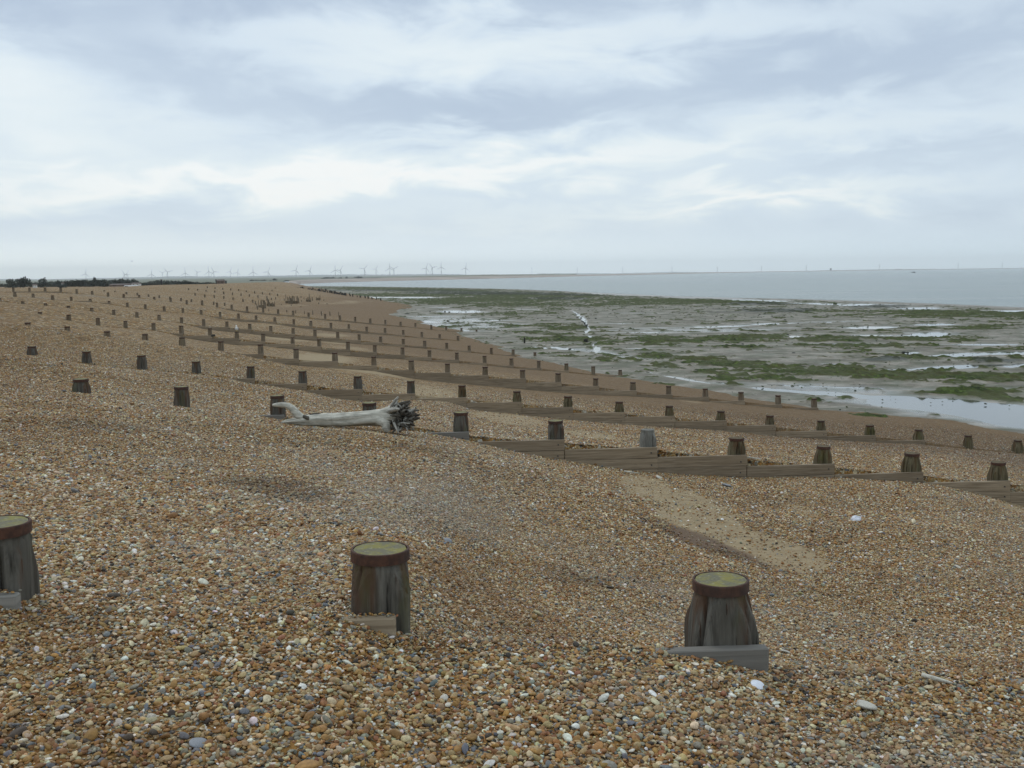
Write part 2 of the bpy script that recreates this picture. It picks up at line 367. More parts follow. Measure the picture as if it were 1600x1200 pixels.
# ================================================================== BEACH
Q = lambda pts: pts
NV = 620
vv = np.sinh(np.linspace(-1, 1, NV) * 1.3) / math.sinh(1.3) * .82
rowsY, zz, xx, yy = [], [], [], []
sub = {0: 46, 1: 170, 2: 90, 3: 60, 4: 46, 5: 40, 6: 36, 7: 36, 8: 40, 9: 24, 10: 16, 11: 12, 12: 24, 13: 30, 14: 40}
for a, b in zip(ROWS[:-1], ROWS[1:]):
    ns = sub[a['name']]
    ya, yb = rowY(a, vv), rowY(b, vv)
    for j in range(ns + 1):
        t = j / ns
        if a['name'] == 1: t = t ** 1.35
        Y = ya + (yb - ya) * t
        Y = np.clip(Y, ya + (.015 if a['posts'] else 0), yb - (.015 if b['posts'] else 0))
        yy.append(Y); xx.append(vv * (Y + OFF))
X = np.array(xx); Y = np.array(yy)
Z = ground(X, Y)
bm_ = grid_mesh('beach', X, Y, Z)
PX, PY = project(X, Y, Z)
def ell(PX, PY, cx, cy, rx, ry, tilt=0.0):
    dx, dy = PX - cx, PY - cy
    c, s = math.cos(tilt), math.sin(tilt)
    return np.exp(-(((dx * c + dy * s) / rx) ** 2 + ((-dx * s + dy * c) / ry) ** 2) ** 1.0)
sandE = [(1015, 765, 60, 28, .35, 1.4), (1090, 812, 120, 44, .45, 1.4), (1190, 858, 140, 32, .3, 1.25), (1260, 800, 110, 14, .35, .7), (1150,790,120,22,.4,.5), (1590, 792, 45, 10, .15, 1.3), (980, 745, 40, 9, .1, .8),
         (800, 655, 85, 10, .14, 1.2), (930, 680, 120, 9, .12, .9), (1060, 690, 120, 6, .1, .5), (660, 612, 80, 14, .1, 1.1), (600, 600, 50, 6, 0, .8),
         (560, 593, 60, 8, .1, .5), (740, 628, 70, 8, .1, .7), (500, 560, 70, 9, .05, 1.1), (600, 583, 110, 7, .12, 1.0), (470, 547, 50, 5, .1, .7), (440, 527, 60, 7, .1, 1.0), (520, 533, 50, 5, .1, .9),
         (560, 545, 60, 5, .1, .7), (520, 524, 60, 4, .05, .7), (420, 508, 40, 3, 0, .6), (1080, 628, 110, 4, .08, .5), (460, 495, 40, 2.5, 0, .5),(530,473,60,4,-.05,.7),(460,477,40,3,0,.6)]
sand = np.zeros_like(X)
for e in sandE: sand = np.maximum(sand, e[5] * ell(PX, PY, *e[:5]))
sc_ = np.clip(Y / 20, .6, 5)
sand = sstep(.38, .86, sand * 1.05 + .22 * fbm(X * 1.3, Y * 2.2, 4, 23, .65) + .42 * fbm(X / (.9 * sc_), Y / (.45 * sc_), 4, 21) - .04)
tone = fbm(X / (3.2 * sc_), Y / (1.3 * sc_), 4, 31) * .9
for e in [(150, 760, 230, 90, .1, .25), (450, 760, 110, 22, .15, .7), (1130, 850, 150, 16, .35, .0), (760, 880, 260, 60, 0, .3), (330, 600, 300, 12, 0, .2), (560, 780, 170, 50, .2, -.6), (700, 800, 90, 60, 0, -.45), (1230, 760, 300, 22, .05, -.3), (1300, 900, 200, 30, 0, .15)]:
    tone += e[5] * ell(PX, PY, *e[:5])
damp = .95 * ell(PX, PY, 1100, 848, 150, 13, .38) + .5 * ell(PX, PY, 470, 765, 100, 14, .1)  # wet sand patch, and the left hollow's shade painted as dark colour
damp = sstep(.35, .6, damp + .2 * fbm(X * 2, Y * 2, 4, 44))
toe = sstep(2.5, 1.0, Z + .25 * fbm(X / 6, Y / 3, 3, 55))
for nm, arr in (('sand', sand), ('tone', tone), ('damp', damp), ('toe', toe)): fattr(bm_, nm, arr)

def pebble_cells(n, vec, scale, jitter=None):
    vo = n.new('ShaderNodeTexVoronoi', feature='F1'); vo.inputs['Scale'].default_value = scale
    n.put(vo.inputs['Vector'], vec)
    sp = n.new('ShaderNodeSeparateColor'); n.put(sp.inputs[0], vo.outputs['Color'])
    st, acc = [], 0.0
    for c, w in PAL: st.append((acc, c)); acc += w
    return n.ramp(sp.outputs[0], st, 'CONSTANT'), vo.outputs['Distance'], sp.outputs[1]
mat_beach, n, b = new_mat('shingle_ground')
pos = n.new('ShaderNodeNewGeometry').outputs['Position']
wob = n.new('ShaderNodeTexNoise'); n.put(wob.inputs['Vector'], pos); wob.inputs['Scale'].default_value = 25
vm = n.new('ShaderNodeVectorMath', operation='MULTIPLY_ADD'); n.put(vm.inputs[0], wob.outputs['Color']); vm.inputs[1].default_value = (.03, .03, .03); n.put(vm.inputs[2], pos)
c1, d1, r1 = pebble_cells(n, vm.outputs[0], 34)
c2, d2, r2 = pebble_cells(n, n.mapping(vm.outputs[0], loc=(3.3, 1.7, 0)), 15)
c3, d3, r3 = pebble_cells(n, n.mapping(pos, loc=(1.3, 5.7, 0)), 5.5)
col = n.mix(n.mapr(r2, .55, .62), c1, c2)
dist = n.new('ShaderNodeCameraData')   # replaced below: level of detail is by place, not by viewer
n.t.nodes.remove(dist)
sy = n.new('ShaderNodeSeparateXYZ'); n.put(sy.inputs[0], pos)
far = n.mapr(sy.outputs[1], 18, 70)
col = n.mix(n.m('MULTIPLY', far, n.mapr(r3, .4, .5, 0, .75)), col, c3)
base = (.275, .200, .122)
col = n.mix(n.m('MULTIPLY', far, .18), col, base)
toneA = n.attr('tone')
wide = n.noise(n.mapping(pos, (.5, 1.0, 1), (0, 0, .25)), .45, 7, .62)
tn = n.m('ADD', toneA, n.m('MULTIPLY', n.m('SUBTRACT', wide, .5), 1.6))
col = n.mix(n.mapr(tn, -.1, .9, 0, .5), col, (.20, .115, .048))
col = n.mix(n.mapr(tn, -.1, -.9, 0, .42), col, (.31, .285, .24))
sp_ = n.noise(n.mapping(pos, (1, .45, 1)), 4.0, 5, .95)
col = n.mix(1.0, col, n.mix(n.mapr(sp_, .3, .7), (.34, .33, .32), (1.14, 1.11, 1.07)), 'MULTIPLY')  # speckle; the bed is darkened to paint in the shade between pebbles
toeA = n.attr('toe')
col = n.mix(n.m('MULTIPLY', toeA, .8), col, n.mix(n.noise(pos, 3, 5, .7), (.105, .066, .036), (.235, .158, .088)))
sandA = n.attr('sand')
sg = n.noise(n.mapping(pos, (1, 2.5, 1)), 3.0, 6, .65)
sandc = n.mix(n.mapr(sg, .3, .7), (.26, .195, .115), (.355, .28, .175))
vs = n.new('ShaderNodeTexVoronoi'); vs.inputs['Scale'].default_value = 9; n.put(vs.inputs['Vector'], pos)
sandc = n.mix(n.mapr(vs.outputs['Distance'], .16, .10, 0, .7), sandc, (.12, .10, .08))
col = n.mix(sandA, col, sandc)
dampShadeA = n.attr('damp')
col = n.mix(n.m('MULTIPLY', dampShadeA, .75), col, (.10, .062, .048))  # wet sand and the hollow's painted shade share one dark brown
n.put(b.inputs['Base Color'], col)
n.put(b.inputs['Roughness'], n.mapr(toeA, 0, 1, .9, .82))
b.inputs['Specular IOR Level'].default_value = .12
hgt = n.m('ADD', n.m('MULTIPLY', d1, -.7), n.m('MULTIPLY', d2, -.8))
hgt = n.m('MULTIPLY', hgt, n.m('SUBTRACT', 1.0, n.m('MULTIPLY', sandA, .93)))
hgt = n.m('ADD', hgt, n.m('MULTIPLY', n.noise(pos, 12, 5, .7), .6))
bump(n, b, hgt, .9, .035)
beach = link('beach', bm_, mat_beach); tag(beach, kind='structure')

# ================================================================== SHINGLE IN THE FOREGROUND (real pebbles)
def pebble_mesh(name, seed, sq=(1, .8, .5), lv=2):
    bm = bmesh.new(); bmesh.ops.create_icosphere(bm, subdivisions=lv, radius=.5)
    r = random.Random(seed)
    ax = [Vector((r.uniform(-1, 1), r.uniform(-1, 1), r.uniform(-1, 1))).normalized() for _ in range(7)]
    dd = [r.uniform(.27, .44) for _ in ax]
    for v in bm.verts:
        p = v.co.copy()
        for a_, q in zip(ax, dd):
            k = p.dot(a_)
            if k > q: p -= a_ * (k - q) * .8
        v.co = Vector((p.x * sq[0], p.y * sq[1], p.z * sq[2]))
    me = bpy.data.meshes.new(name); bm.to_mesh(me); bm.free()
    me.polygons.foreach_set('use_smooth', [True] * len(me.polygons))
    return me
mat_peb, n, b = new_mat('pebble_stone')
ca = n.attr('tint', 'INSTANCER', 'Vector')
ob = n.new('ShaderNodeTexCoord').outputs['Object']
f = n.noise(ob, 3.5, 4, .6)
n.put(b.inputs['Base Color'], n.mix(1.0, ca, n.mix(n.mapr(f, .3, .72), (.68, .66, .64), (1.18, 1.18, 1.18)), 'MULTIPLY'))
b.inputs['Roughness'].default_value = .62
b.inputs['Specular IOR Level'].default_value = .35
pcol = bpy.data.collections.new('pebble_shapes')
for k, sq in enumerate([(1, .8, .5), (1, .7, .62), (1.15, .75, .42), (.95, .9, .55), (1.3, .7, .5), (1, .86, .36)]):
    me = pebble_mesh('pebble_shape', 20 + k, sq); me.materials.append(mat_peb)
    pcol.objects.link(bpy.data.objects.new('pebble_shape', me))
def scatter(name, P, rot, scl, tint, coll, label, cat):
    me = bpy.data.meshes.new(name); me.vertices.add(len(P)); me.vertices.foreach_set('co', P.astype(np.float32).ravel())
    vattr(me, 'rot', rot); vattr(me, 'scl', scl); vattr(me, 'tint', tint); me.update()
    o = link(name, me)
    g = bpy.data.node_groups.new(name, 'GeometryNodeTree')
    g.interface.new_socket('Geometry', in_out='INPUT', socket_type='NodeSocketGeometry')
    g.interface.new_socket('Geometry', in_out='OUTPUT', socket_type='NodeSocketGeometry')
    gi = g.nodes.new('NodeGroupInput'); go = g.nodes.new('NodeGroupOutput')
    ci = g.nodes.new('GeometryNodeCollectionInfo'); ci.inputs[0].default_value = coll; ci.inputs[1].default_value = True; ci.inputs[2].default_value = True
    ip = g.nodes.new('GeometryNodeInstanceOnPoints'); ip.inputs['Pick Instance'].default_value = True
    ar = g.nodes.new('GeometryNodeInputNamedAttribute'); ar.data_type = 'FLOAT_VECTOR'; ar.inputs[0].default_value = 'rot'
    asx = g.nodes.new('GeometryNodeInputNamedAttribute'); asx.data_type = 'FLOAT_VECTOR'; asx.inputs[0].default_value = 'scl'
    g.links.new(gi.outputs[0], ip.inputs['Points']); g.links.new(ci.outputs[0], ip.inputs['Instance'])
    g.links.new(ar.outputs[0], ip.inputs['Rotation']); g.links.new(asx.outputs[0], ip.inputs['Scale'])
    g.links.new(ip.outputs[0], go.inputs[0])
    md = o.modifiers.new('scatter', 'NODES'); md.node_group = g
    tag(o, label, cat, kind='stuff')
    return o
def bilookup(field, X0, Y0):
    # nearest grid value of a beach attribute at places
    return None
def tone_at(Xp, Yp, Zp):
    px, py = project(Xp, Yp, Zp); s_ = np.clip(Yp / 20, .6, 5)
    sd_ = np.zeros_like(Xp)
    for e in sandE: sd_ = np.maximum(sd_, e[5] * ell(px, py, *e[:5]))
    sd_ = sstep(.38, .86, sd_ * 1.05 + .22 * fbm(Xp * 1.3, Yp * 2.2, 4, 23, .65) + .42 * fbm(Xp / (.9 * s_), Yp / (.45 * s_), 4, 21) - .04)
    t = fbm(Xp / (3.2 * s_), Yp / (1.3 * s_), 4, 31) * .9
    for e in [(150, 760, 230, 90, .1, .25), (450, 760, 110, 22, .15, .7), (760, 880, 260, 60, 0, .3), (560, 780, 170, 50, .2, -.6), (700, 800, 90, 60, 0, -.45)]:
        t += e[5] * ell(px, py, *e[:5])
    return sd_, t
ledge = []
for (lx0, lx1, ly, lz, cnt_) in [(-.87, -.62, 0, 0, 34), (-3.0, -2.55, 0, 0, 22)]:
    R1_ = [R for R in ROWS if R['name'] == 1][0]
    P1 = R1_['posts'][1 if lx0 > -1 else 0]; q1 = on_row(P1[0], P1[2], R1_['Y0'] - .2, R1_['m'])
    for _ in range(cnt_):
        xq = q1[0] + rng.uniform(-.16, .09); ledge.append((xq, R1_['Y0'] + R1_['m'] * xq - .15 - rng.uniform(.01, .06), q1[2] + rng.uniform(.004, .012)))
bands = [(2.6, 9.0, 6600, .0168), (9.0, 13.0, 4600, .0178), (13.0, 22.0, 2000, .0205), (21.0, 44.0, 560, .025)]
PP, SS, TT, RR = [], [], [], []
pal_c = np.array([c for c, _ in PAL]); pal_w = np.array([w for _, w in PAL]); pal_w /= pal_w.sum()
for (ya, yb, dens, size) in bands:
    hw = .60
    area = hw * (yb ** 2 - ya ** 2) + 2 * .8 * (yb - ya)
    cnt = int(area * dens)
    Yp = np.sqrt(rng.uniform(ya ** 2, yb ** 2, cnt)); Yp = Yp * np.exp(rng.normal(0, .045, cnt)); Xp = rng.uniform(-1, 1, cnt) * (hw * Yp + .8)
    Zp = ground(Xp, Yp)
    sd_, t = tone_at(Xp, Yp, Zp)
    keep = rng.random(cnt) > sd_ * .90
    keep &= Zp > .2
    Xp, Yp, Zp, t, sd_ = Xp[keep], Yp[keep], Zp[keep], t[keep], sd_[keep]
    c = len(Xp)
    s = size * np.exp(rng.normal(0, .40, c)); s = np.clip(s, size * .45, size * 2.6)
    s *= np.exp(.30 * fbm(Xp / 2.6, Yp / 1.1, 3, 301)); t = t * 1.35
    big = rng.random(c) < .012; s[big] *= 1.7
    idx = rng.choice(len(PAL), c, p=pal_w)
    cl = pal_c[idx] * np.exp(rng.normal(0, .16, (c, 1))) * np.exp(rng.normal(0, .05, (c, 3)))
    wmix = np.clip(t, 0, 1)[:, None] * .45; cl = cl * (1 - wmix) + np.array([.20, .108, .045]) * wmix
    gmix = np.clip(-t, 0, 1)[:, None] * .40; cl = cl * (1 - gmix) + np.array([.32, .30, .26]) * gmix
    pxi, pyi = project(Xp, Yp, Zp)
    dk = np.maximum.reduce([ell(pxi, pyi, 440, 765, 105, 17, .14), .8 * ell(pxi, pyi, 1100, 848, 150, 12, .38), .55 * ell(pxi, pyi, 150, 665, 200, 14, .05), .5 * ell(pxi, pyi, 900, 900, 220, 26, .08), .5 * ell(pxi, pyi, 640, 700, 120, 12, .1), .4 * ell(pxi, pyi, 1180, 925, 200, 22, .05)])  # darker pebbles: the hollow's shade put into the tint, also wet sand
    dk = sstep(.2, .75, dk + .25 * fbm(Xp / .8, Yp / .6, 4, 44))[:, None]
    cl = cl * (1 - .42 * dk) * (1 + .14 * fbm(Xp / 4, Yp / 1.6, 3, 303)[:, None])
    tz = sstep(2.5, 1.0, Zp + .25 * fbm(Xp / 6, Yp / 3, 3, 55))[:, None] * .7
    cl = cl * (1 - tz) + (cl * .35 + np.array([.075, .05, .036])) * tz
    P = np.stack([Xp, Yp, Zp + s * rng.uniform(-.05, .34, c)], -1)
    rot = np.stack([rng.normal(0, .38, c), rng.normal(0, .38, c), rng.uniform(0, 6.28, c)], -1)
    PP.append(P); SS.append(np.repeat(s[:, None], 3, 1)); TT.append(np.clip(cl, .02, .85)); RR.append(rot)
# pebbles lying on top of the nearest planks are part of the same shingle
nl_ = len(ledge); PP.append(np.array(ledge)); SS.append(np.repeat(rng.uniform(.012, .024, (nl_, 1)), 3, 1)); TT.append(pal_c[rng.choice(len(PAL), nl_, p=pal_w)]); RR.append(rng.uniform(0, 6, (nl_, 3)) * [.1, .1, 1])
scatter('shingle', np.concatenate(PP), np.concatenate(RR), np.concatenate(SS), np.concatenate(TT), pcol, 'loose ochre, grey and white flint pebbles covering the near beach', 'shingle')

# ================================================================== FORESHORE, POOLS, SEA
edge_px = [(1700, 484), (1600, 479.5), (1500, 475), (1400, 471.5), (1300, 468), (1150, 464.5), (1050, 462), (950, 457.5), (900, 455.5), (800, 451.5), (740, 450), (640, 448.5), (540, 447.3), (470, 446.6)]
EX, EY = np.array([on_level(a, b_) for a, b_ in edge_px]).T
eu = EX / (EY + OFF); o_ = np.argsort(eu); eu, eY = eu[o_], EY[o_]
def edgeY(v): return np.interp(v, eu, eY, left=eY[0], right=eY[-1] * .92)
NU = 900
v1 = np.linspace(-.36, .82, NU)
tt = np.linspace(0, 1, 560)
Ye = edgeY(v1) * 1.0
ynear = 34.0
Yf = ynear * (((Ye * 1.06 + 8) / ynear)[None, :] ** tt[:, None])
Xf = v1[None, :] * (Yf + OFF)
PX, PY = project(Xf, Yf, np.full_like(Xf, .08))
q = Yf / edgeY(v1)[None, :]
sc_ = np.clip(Yf / 90, .6, 4)
h = .085 + .040 * fbm(Xf / 9, Yf / 4.5, 4, 61) + .050 * fbm(Xf / 22, Yf / 8, 4, 62) + .022 * fbm(Xf / 1.6, Yf / 1.2, 3, 63)
pools = [(1362,511,48,2.6,0,1),(1460,506.5,40,2,0,1),(1452,521.5,42,3.4,0,1.1),(1400,523,90,1.3,0,.8),(1240,525,22,2,0,.9),(1290,524,70,1.1,0,.7),(1310,536,34,1.4,0,.9),(1545,537.5,70,1.6,0,1.1),
         (1416,551,18,2.2,-.1,1),(1530,552,75,3.0,-.04,1.2),(1590,550,40,3.5,0,1),(1500,572,85,2.8,-.05,1.2),(1600,571,50,3,0,1),(1600,568,30,3,0,1),(1440,481,45,2.2,0,1),(1280,474,50,1.6,.02,1.0),(1360,475.5,60,1.4,.02,.9),(1580,486,45,2.2,0,1),
         (1210,505,60,1.4,-.03,.9),(1130,509,60,1.5,-.03,.9),(1300,502.5,50,1.2,-.02,.9),(1310,568,25,1.5,0,.7),(1400,576,25,1.2,0,.6),(903,491,11,2,.5,1.2),(908,496,9,2.4,.8,1.2),(914,501,8,2.6,.9,1.2),(918,508,6,3.2,1.1,1.2),(920,517,3.5,4,1.4,1.0),(923,526,3,5,1.4,1),(932,546,6,6,1.1,1.4),(928,537,3,3.5,1.2,1),
         (720,486.5,34,1.9,0,1.2),(690,480,20,1,0,.7),(650,464.8,45,1.3,0,1.3),(585,464.5,40,1.2,0,1.2),(700,494,60,1.2,0,.6),(660,502,40,1.6,0,.7),(730,507,60,1.2,0,.7),(810,507,22,1.2,0,.8),(700,514,45,1.4,.05,.9),(770,500,60,1,0,.6),
         (845,543,20,2,.1,.6),(880,544,30,2.2,.1,1),(930,550,50,2.4,.12,.8),(960,561,60,1.5,.1,.5),(990,559,22,1.8,.1,.8),(1010,580,20,1.4,.1,.7),(1080,592,60,1.6,.14,.8),(1150,598,45,2,.1,.9),(1220,600,60,2,.04,.9),(1205,607,40,3,.1,1.1),(1100,465,70,1.3,.01,1),(1000,461,60,1.3,.03,1.0),(950,459,50,1.2,.05,1.0),(960,457,40,.8,.05,.6),(1180,469,60,1.4,.03,1.2),(1330,477,40,1,0,.7),
         (1300,603,150,2.5,.03,1.0),(1430,621,130,5,.05,1.2),(1350,617,100,4,.07,1.2),(1560,642,130,14,.09,1.35),(1450,634,120,8,.1,1.1),(1600,655,110,13,.1,1.3),(1240,610,60,2.5,.1,1.1),(1590,607,35,1.5,0,.7),(1560,606,40,1.4,0,.5),(1120,530,40,1,0,.5),(1180,547,40,1,0,.5),(1030,540,30,1,0,.5),(985,544,40,1.2,0,.5),(1130,563,30,1,0,.5),(1170,479,40,1,0,.5),(820,483,40,1.0,0,.5),(990,489,50,1,0,.5),(965,505,40,1.3,0,.5),(1000,519,60,1.3,0,.5)]
wjx = 8 * fbm(Xf / 5, Yf / 5, 3, 71); wjy = 1.3 * fbm(Xf / 4, Yf / 3, 4, 72)
pl = np.zeros_like(h)
for (a_, b_, c_, d_, t_, amp) in pools: pl = np.maximum(pl, amp * ell(PX + wjx, PY + wjy * np.clip(d_ / 2, .5, 1.6), a_, b_, c_, d_, t_))
h -= .15 * pl
weedE = [(1080,471,200,4,.01,1),(1000,475,150,3,0,.7),(760,468,150,5,0,.9),(650,461,200,3,0,.8),(700,473,90,4,0,.8),(800,476,110,4,0,.8),(890,478,60,4,0,.6),(1530,491,150,5,0,1),(1450,487,100,3,0,.9),(1360,487,80,2,0,.6),(1220,487,80,2,0,.4),
         (800,509,130,4,.02,.7),(700,512,40,3,0,.5),(880,512,60,6,0,.8),(1000,530,80,5,-.03,.9),(1130,530,140,5,-.04,1.1),(1270,530,120,4,-.02,1.1),(1400,529,90,3,0,.9),(1540,513,70,4,0,.7),(1500,531,60,3,0,.6),(900,531,70,5,0,.8),(1010,536,60,3,0,.6),(1350,541,110,4,0,1),(1480,545,60,2,0,.6),
         (1560,545,60,3,0,.6),(1180,543,60,3,0,.5),(1030,557,50,6,.1,.7),(1120,565,110,6,.1,.9),(1200,575,150,7,.06,1.0),(1100,580,90,6,.14,.9),(1290,583,160,8,.02,1.2),(1420,588,120,7,.03,1.2),(1530,590,110,7,.02,1.1),(1210,589,90,6,0,1),(1420,558,110,3,0,.8),(1560,559,60,2,0,.7),(1270,558,50,3,0,.6),
         (1500,612,70,5,.05,.9),(1560,620,80,6,.1,1),(1550,612,60,5,0,.9),(1300,604,30,2,0,.5),(960,555,40,3,0,.6),(880,540,30,2,0,.4),(1400,604,60,1.6,0,.4),(1600,522,60,3,0,.4),(820,490,60,3,0,.5),(850,520,60,4,0,.4)]
wd = np.zeros_like(h)
for (a_, b_, c_, d_, t_, amp) in weedE: wd = np.maximum(wd, amp * ell(PX + wjx * 1.5, PY + wjy, a_, b_, c_, d_, t_))
wn_ = fbm(Xf / 3.2, Yf / 2.0, 5, 81, .65)
wd = np.maximum(wd, .8 * ell(PX, PY, 640, 452.5, 170, 3.2, .02)); wd = np.maximum(wd, .8 * ell(PX, PY, 820, 462, 190, 5, .02))
wn2 = fbm(Xf / 1.6, Yf / 3.0, 4, 181, .7)
weed = sstep(.30, .60, wd * .80 + .85 * wn_ + .60 * wn2 + .10 + .10 * fbm(Xf / 14, Yf / 6, 3, 82)) * (1 - sstep(.25, .5, pl))
weed *= sstep(1.0, .95, q)
rock_b = ell(PX, PY, 740, 458.5, 110, 2.6, .01) + .8 * ell(PX, PY, 890, 461, 60, 1.4, .03) + .7 * ell(PX, PY, 870, 467, 60, 2) + .5 * ell(PX, PY, 580, 454, 160, 1.2) + .6 * ell(PX, PY, 1190, 475, 80, 2) + .45 * ell(PX, PY, 1200, 486, 120, 6) + .6 * ell(PX, PY, 1380, 479, 70, 2.5) + .5 * ell(PX, PY, 1380, 563, 60, 4) + .6 * ell(PX, PY, 1560, 564, 60, 4)
rock = sstep(.42, .6, rock_b * 1.35 + .35 * fbm(Xf / 4, Yf / 2.6, 4, 91)) * sstep(1.03, .99, q) * (1 - sstep(.25, .5, pl))
h += weed * (.04 + .16 * np.abs(fbm(Xf / .9, Yf / 1.2, 3, 83)) * 2) + rock * (.16 + .16 * fbm(Xf / 2, Yf / 1.6, 3, 92))
bar = sstep(.90, .95, q) * sstep(1.0, .975, q) * sstep(840, 980, PX)
h = h * (1 - .75 * bar) + .055 * bar
wet2 = sstep(1.005, .97, q)
h = np.where(q > .96, h * wet2 + (1 - wet2) * -.30, h)
shorewet = np.maximum.reduce([.9 * ell(PX, PY, 1500, 640, 260, 22, .09), .8 * ell(PX, PY, 1300, 606, 160, 8, .07), .9 * ell(PX, PY, 720, 505, 110, 13, .05), .6 * ell(PX, PY, 960, 553, 100, 8, .14), .6 * ell(PX, PY, 1080, 515, 300, 9)])
wetm = np.clip(sstep(.35, .75, shorewet + .3 * fbm(Xf / 6, Yf / 2.5, 4, 95)) + .5 * sstep(.1, .4, pl) + bar * .2, 0, 1)
fm = grid_mesh('foreshore', Xf, Yf, h)
for nm, arr in (('weed', weed), ('rock', rock), ('wet', wetm), ('bar', bar), ('pool', pl)): fattr(fm, nm, arr)
mat_f, n, b = new_mat('tidal_mud')
pos = n.new('ShaderNodeNewGeometry').outputs['Position']
n1 = n.noise(n.mapping(pos, (1, .4, 1)), 1.5, 7, .7); n2 = n.noise(n.mapping(pos, (1, 1.1, 1)), .28, 7, .65); n3 = n.noise(n.mapping(pos, (1, .3, 1)), 3.2, 5, .7)
mud = n.mix(n.mapr(n2, .35, .65), (.130, .115, .085), (.27, .238, .185))
mud = n.mix(n.mapr(n1, .5, .72, 0, .6), mud, (.045, .045, .032))
mud = n.mix(n.mapr(n3, .6, .68, 0, .6), mud, (.34, .33, .29))
mud = n.mix(n.attr('bar'), mud, n.mix(n1, (.20, .175, .145), (.27, .24, .20)))
wc = n.mix(n.mapr(n1, .32, .62), (.010, .016, .006), (.058, .080, .022))
wc = n.mix(n.mapr(n2, .4, .62, 0, .7), wc, (.075, .07, .03))
wc = n.mix(n.mapr(n3, .52, .66, 0, .75), wc, (.105, .155, .035))
wa = n.attr('weed')
col = n.mix(n.mapr(n.m('ADD', wa, n.m('MULTIPLY', n.m('SUBTRACT', n3, .5), .5)), .3, .6), mud, wc)
# thin green film away from the dense weed
col = n.mix(n.m('MULTIPLY', n.mapr(n.noise(n.mapping(pos, (.7, .8, 1)), .55, 7, .7), .44, .6), n.mapr(n.attr('bar'), 0, .6, .8, 0)), col, n.mix(n3, (.045, .052, .024), (.115, .122, .062)))
col = n.mix(n.m('MULTIPLY', n.attr('rock'), .9), col, n.mix(n3, (.020, .025, .018), (.07, .075, .05)))
n.put(b.inputs['Base Color'], col)
rg = n.mix(n.attr('wet'), (.62, .62, .62), (.20, .20, .20))
rg = n.mix(n.mapr(n2, .45, .6, 0, .4), rg, (.3, .3, .3))
rg = n.mix(wa, rg, (.75, .75, .75))
n.put(b.inputs['Roughness'], rg); b.inputs['IOR'].default_value = 1.4; n.put(b.inputs['Specular IOR Level'], n.m('MULTIPLY', n.mapr(wa, .2, .6, .42, .06), n.mapr(n.attr('wet'), 0, 1, .75, 1.5)))
hh = n.m('ADD', n1, n.m('MULTIPLY', n3, .9))
bn = n.new('ShaderNodeBump'); bn.inputs['Distance'].default_value = .09
n.put(bn.inputs['Strength'], n.mapr(n.attr('wet'), 0, 1, .8, .28)); n.put(bn.inputs['Height'], hh); n.put(b.inputs['Normal'], bn.outputs[0])
tag(link('foreshore', fm, mat_f), kind='structure')

# pool water: one still sheet over the foreshore, and the sea beyond the bar
def poly(name, pts, z, mat):
    me = bpy.data.meshes.new(name); bm = bmesh.new()
    fcs = bm.faces.new([bm.verts.new((x, y, z)) for x, y in pts]); bmesh.ops.triangulate(bm, faces=[fcs])
    bm.normal_update()
    for f_ in bm.faces:
        if f_.normal.z < 0: f_.normal_flip()
    bm.to_mesh(me); bm.free()
    return link(name, me, mat)
mat_w, n, b = new_mat('still_water')
pos = n.new('ShaderNodeNewGeometry').outputs['Position']
n.put(b.inputs['Base Color'], (.06, .068, .062, 1)); b.inputs['Roughness'].default_value = .07; b.inputs['IOR'].default_value = 1.45
bump(n, b, n.noise(n.mapping(pos, (1, 2, 1)), 5, 3, .5), .05, .02)
mid = [(vq * (yq * .955 + OFF), yq * .955) for vq, yq in zip(np.linspace(-.36, .82, 60), edgeY(np.linspace(-.36, .82, 60)))]
tag(poly('pool_water', [(-16, 36), (36, 36)] + mid[::-1], 0.0, mat_w), kind='structure')
mat_s, n, b = new_mat('sea_water')
pos = n.new('ShaderNodeNewGeometry').outputs['Position']
sn = n.noise(n.mapping(pos, (1, 3, 1), (0, 0, .2)), .012, 5, .6)
n.put(b.inputs['Base Color'], n.mix(n.mapr(sn, .35, .65), (.215, .262, .255), (.265, .30, .285)))
b.inputs['Roughness'].default_value = .25; b.inputs['IOR'].default_value = 1.33
wv = n.noise(n.mapping(pos, (1, 1.7, 1), (0, 0, .5)), .55, 6, .65)
wv2 = n.noise(n.mapping(pos, (1, 3, 1), (0, 0, .15)), .06, 4, .6)
bump(n, b, n.m('ADD', wv, n.m('MULTIPLY', wv2, 2.0)), 1.0, .55)
seaE = [(vq * (yq * .975 + OFF), yq * .975) for vq, yq in zip(np.linspace(-.33, .82, 70), edgeY(np.linspace(-.33, .82, 70)))]
me = bpy.data.meshes.new('sea'); bm = bmesh.new()
Rs = [1.0, 1.06, 1.3, 2.0, 4, 9, 22, 50, 75]
grid = []
for (x_, y_) in seaE:
    grid.append([bm.verts.new((x_ * k if k < 60 else x_ * k, y_ * k, -.03)) for k in Rs])  # trimmed to the horizon below
for a_, b_ in zip(grid[:-1], grid[1:]):
    for k in range(len(Rs) - 1): bm.faces.new((a_[k], b_[k], b_[k + 1], a_[k + 1]))
for v in bm.verts:
    k = min(1, 13300 / max(v.co.y, 1), 13800 / max(abs(v.co.x), 1)); v.co.x *= k; v.co.y *= k
bmesh.ops.remove_doubles(bm, verts=list(bm.verts), dist=.001)
bm.normal_update()
for f_ in bm.faces:
    if f_.normal.z < 0: f_.normal_flip()
bm.to_mesh(me); bm.free()
sea = link('sea', me, mat_s); tag(sea, kind='structure')
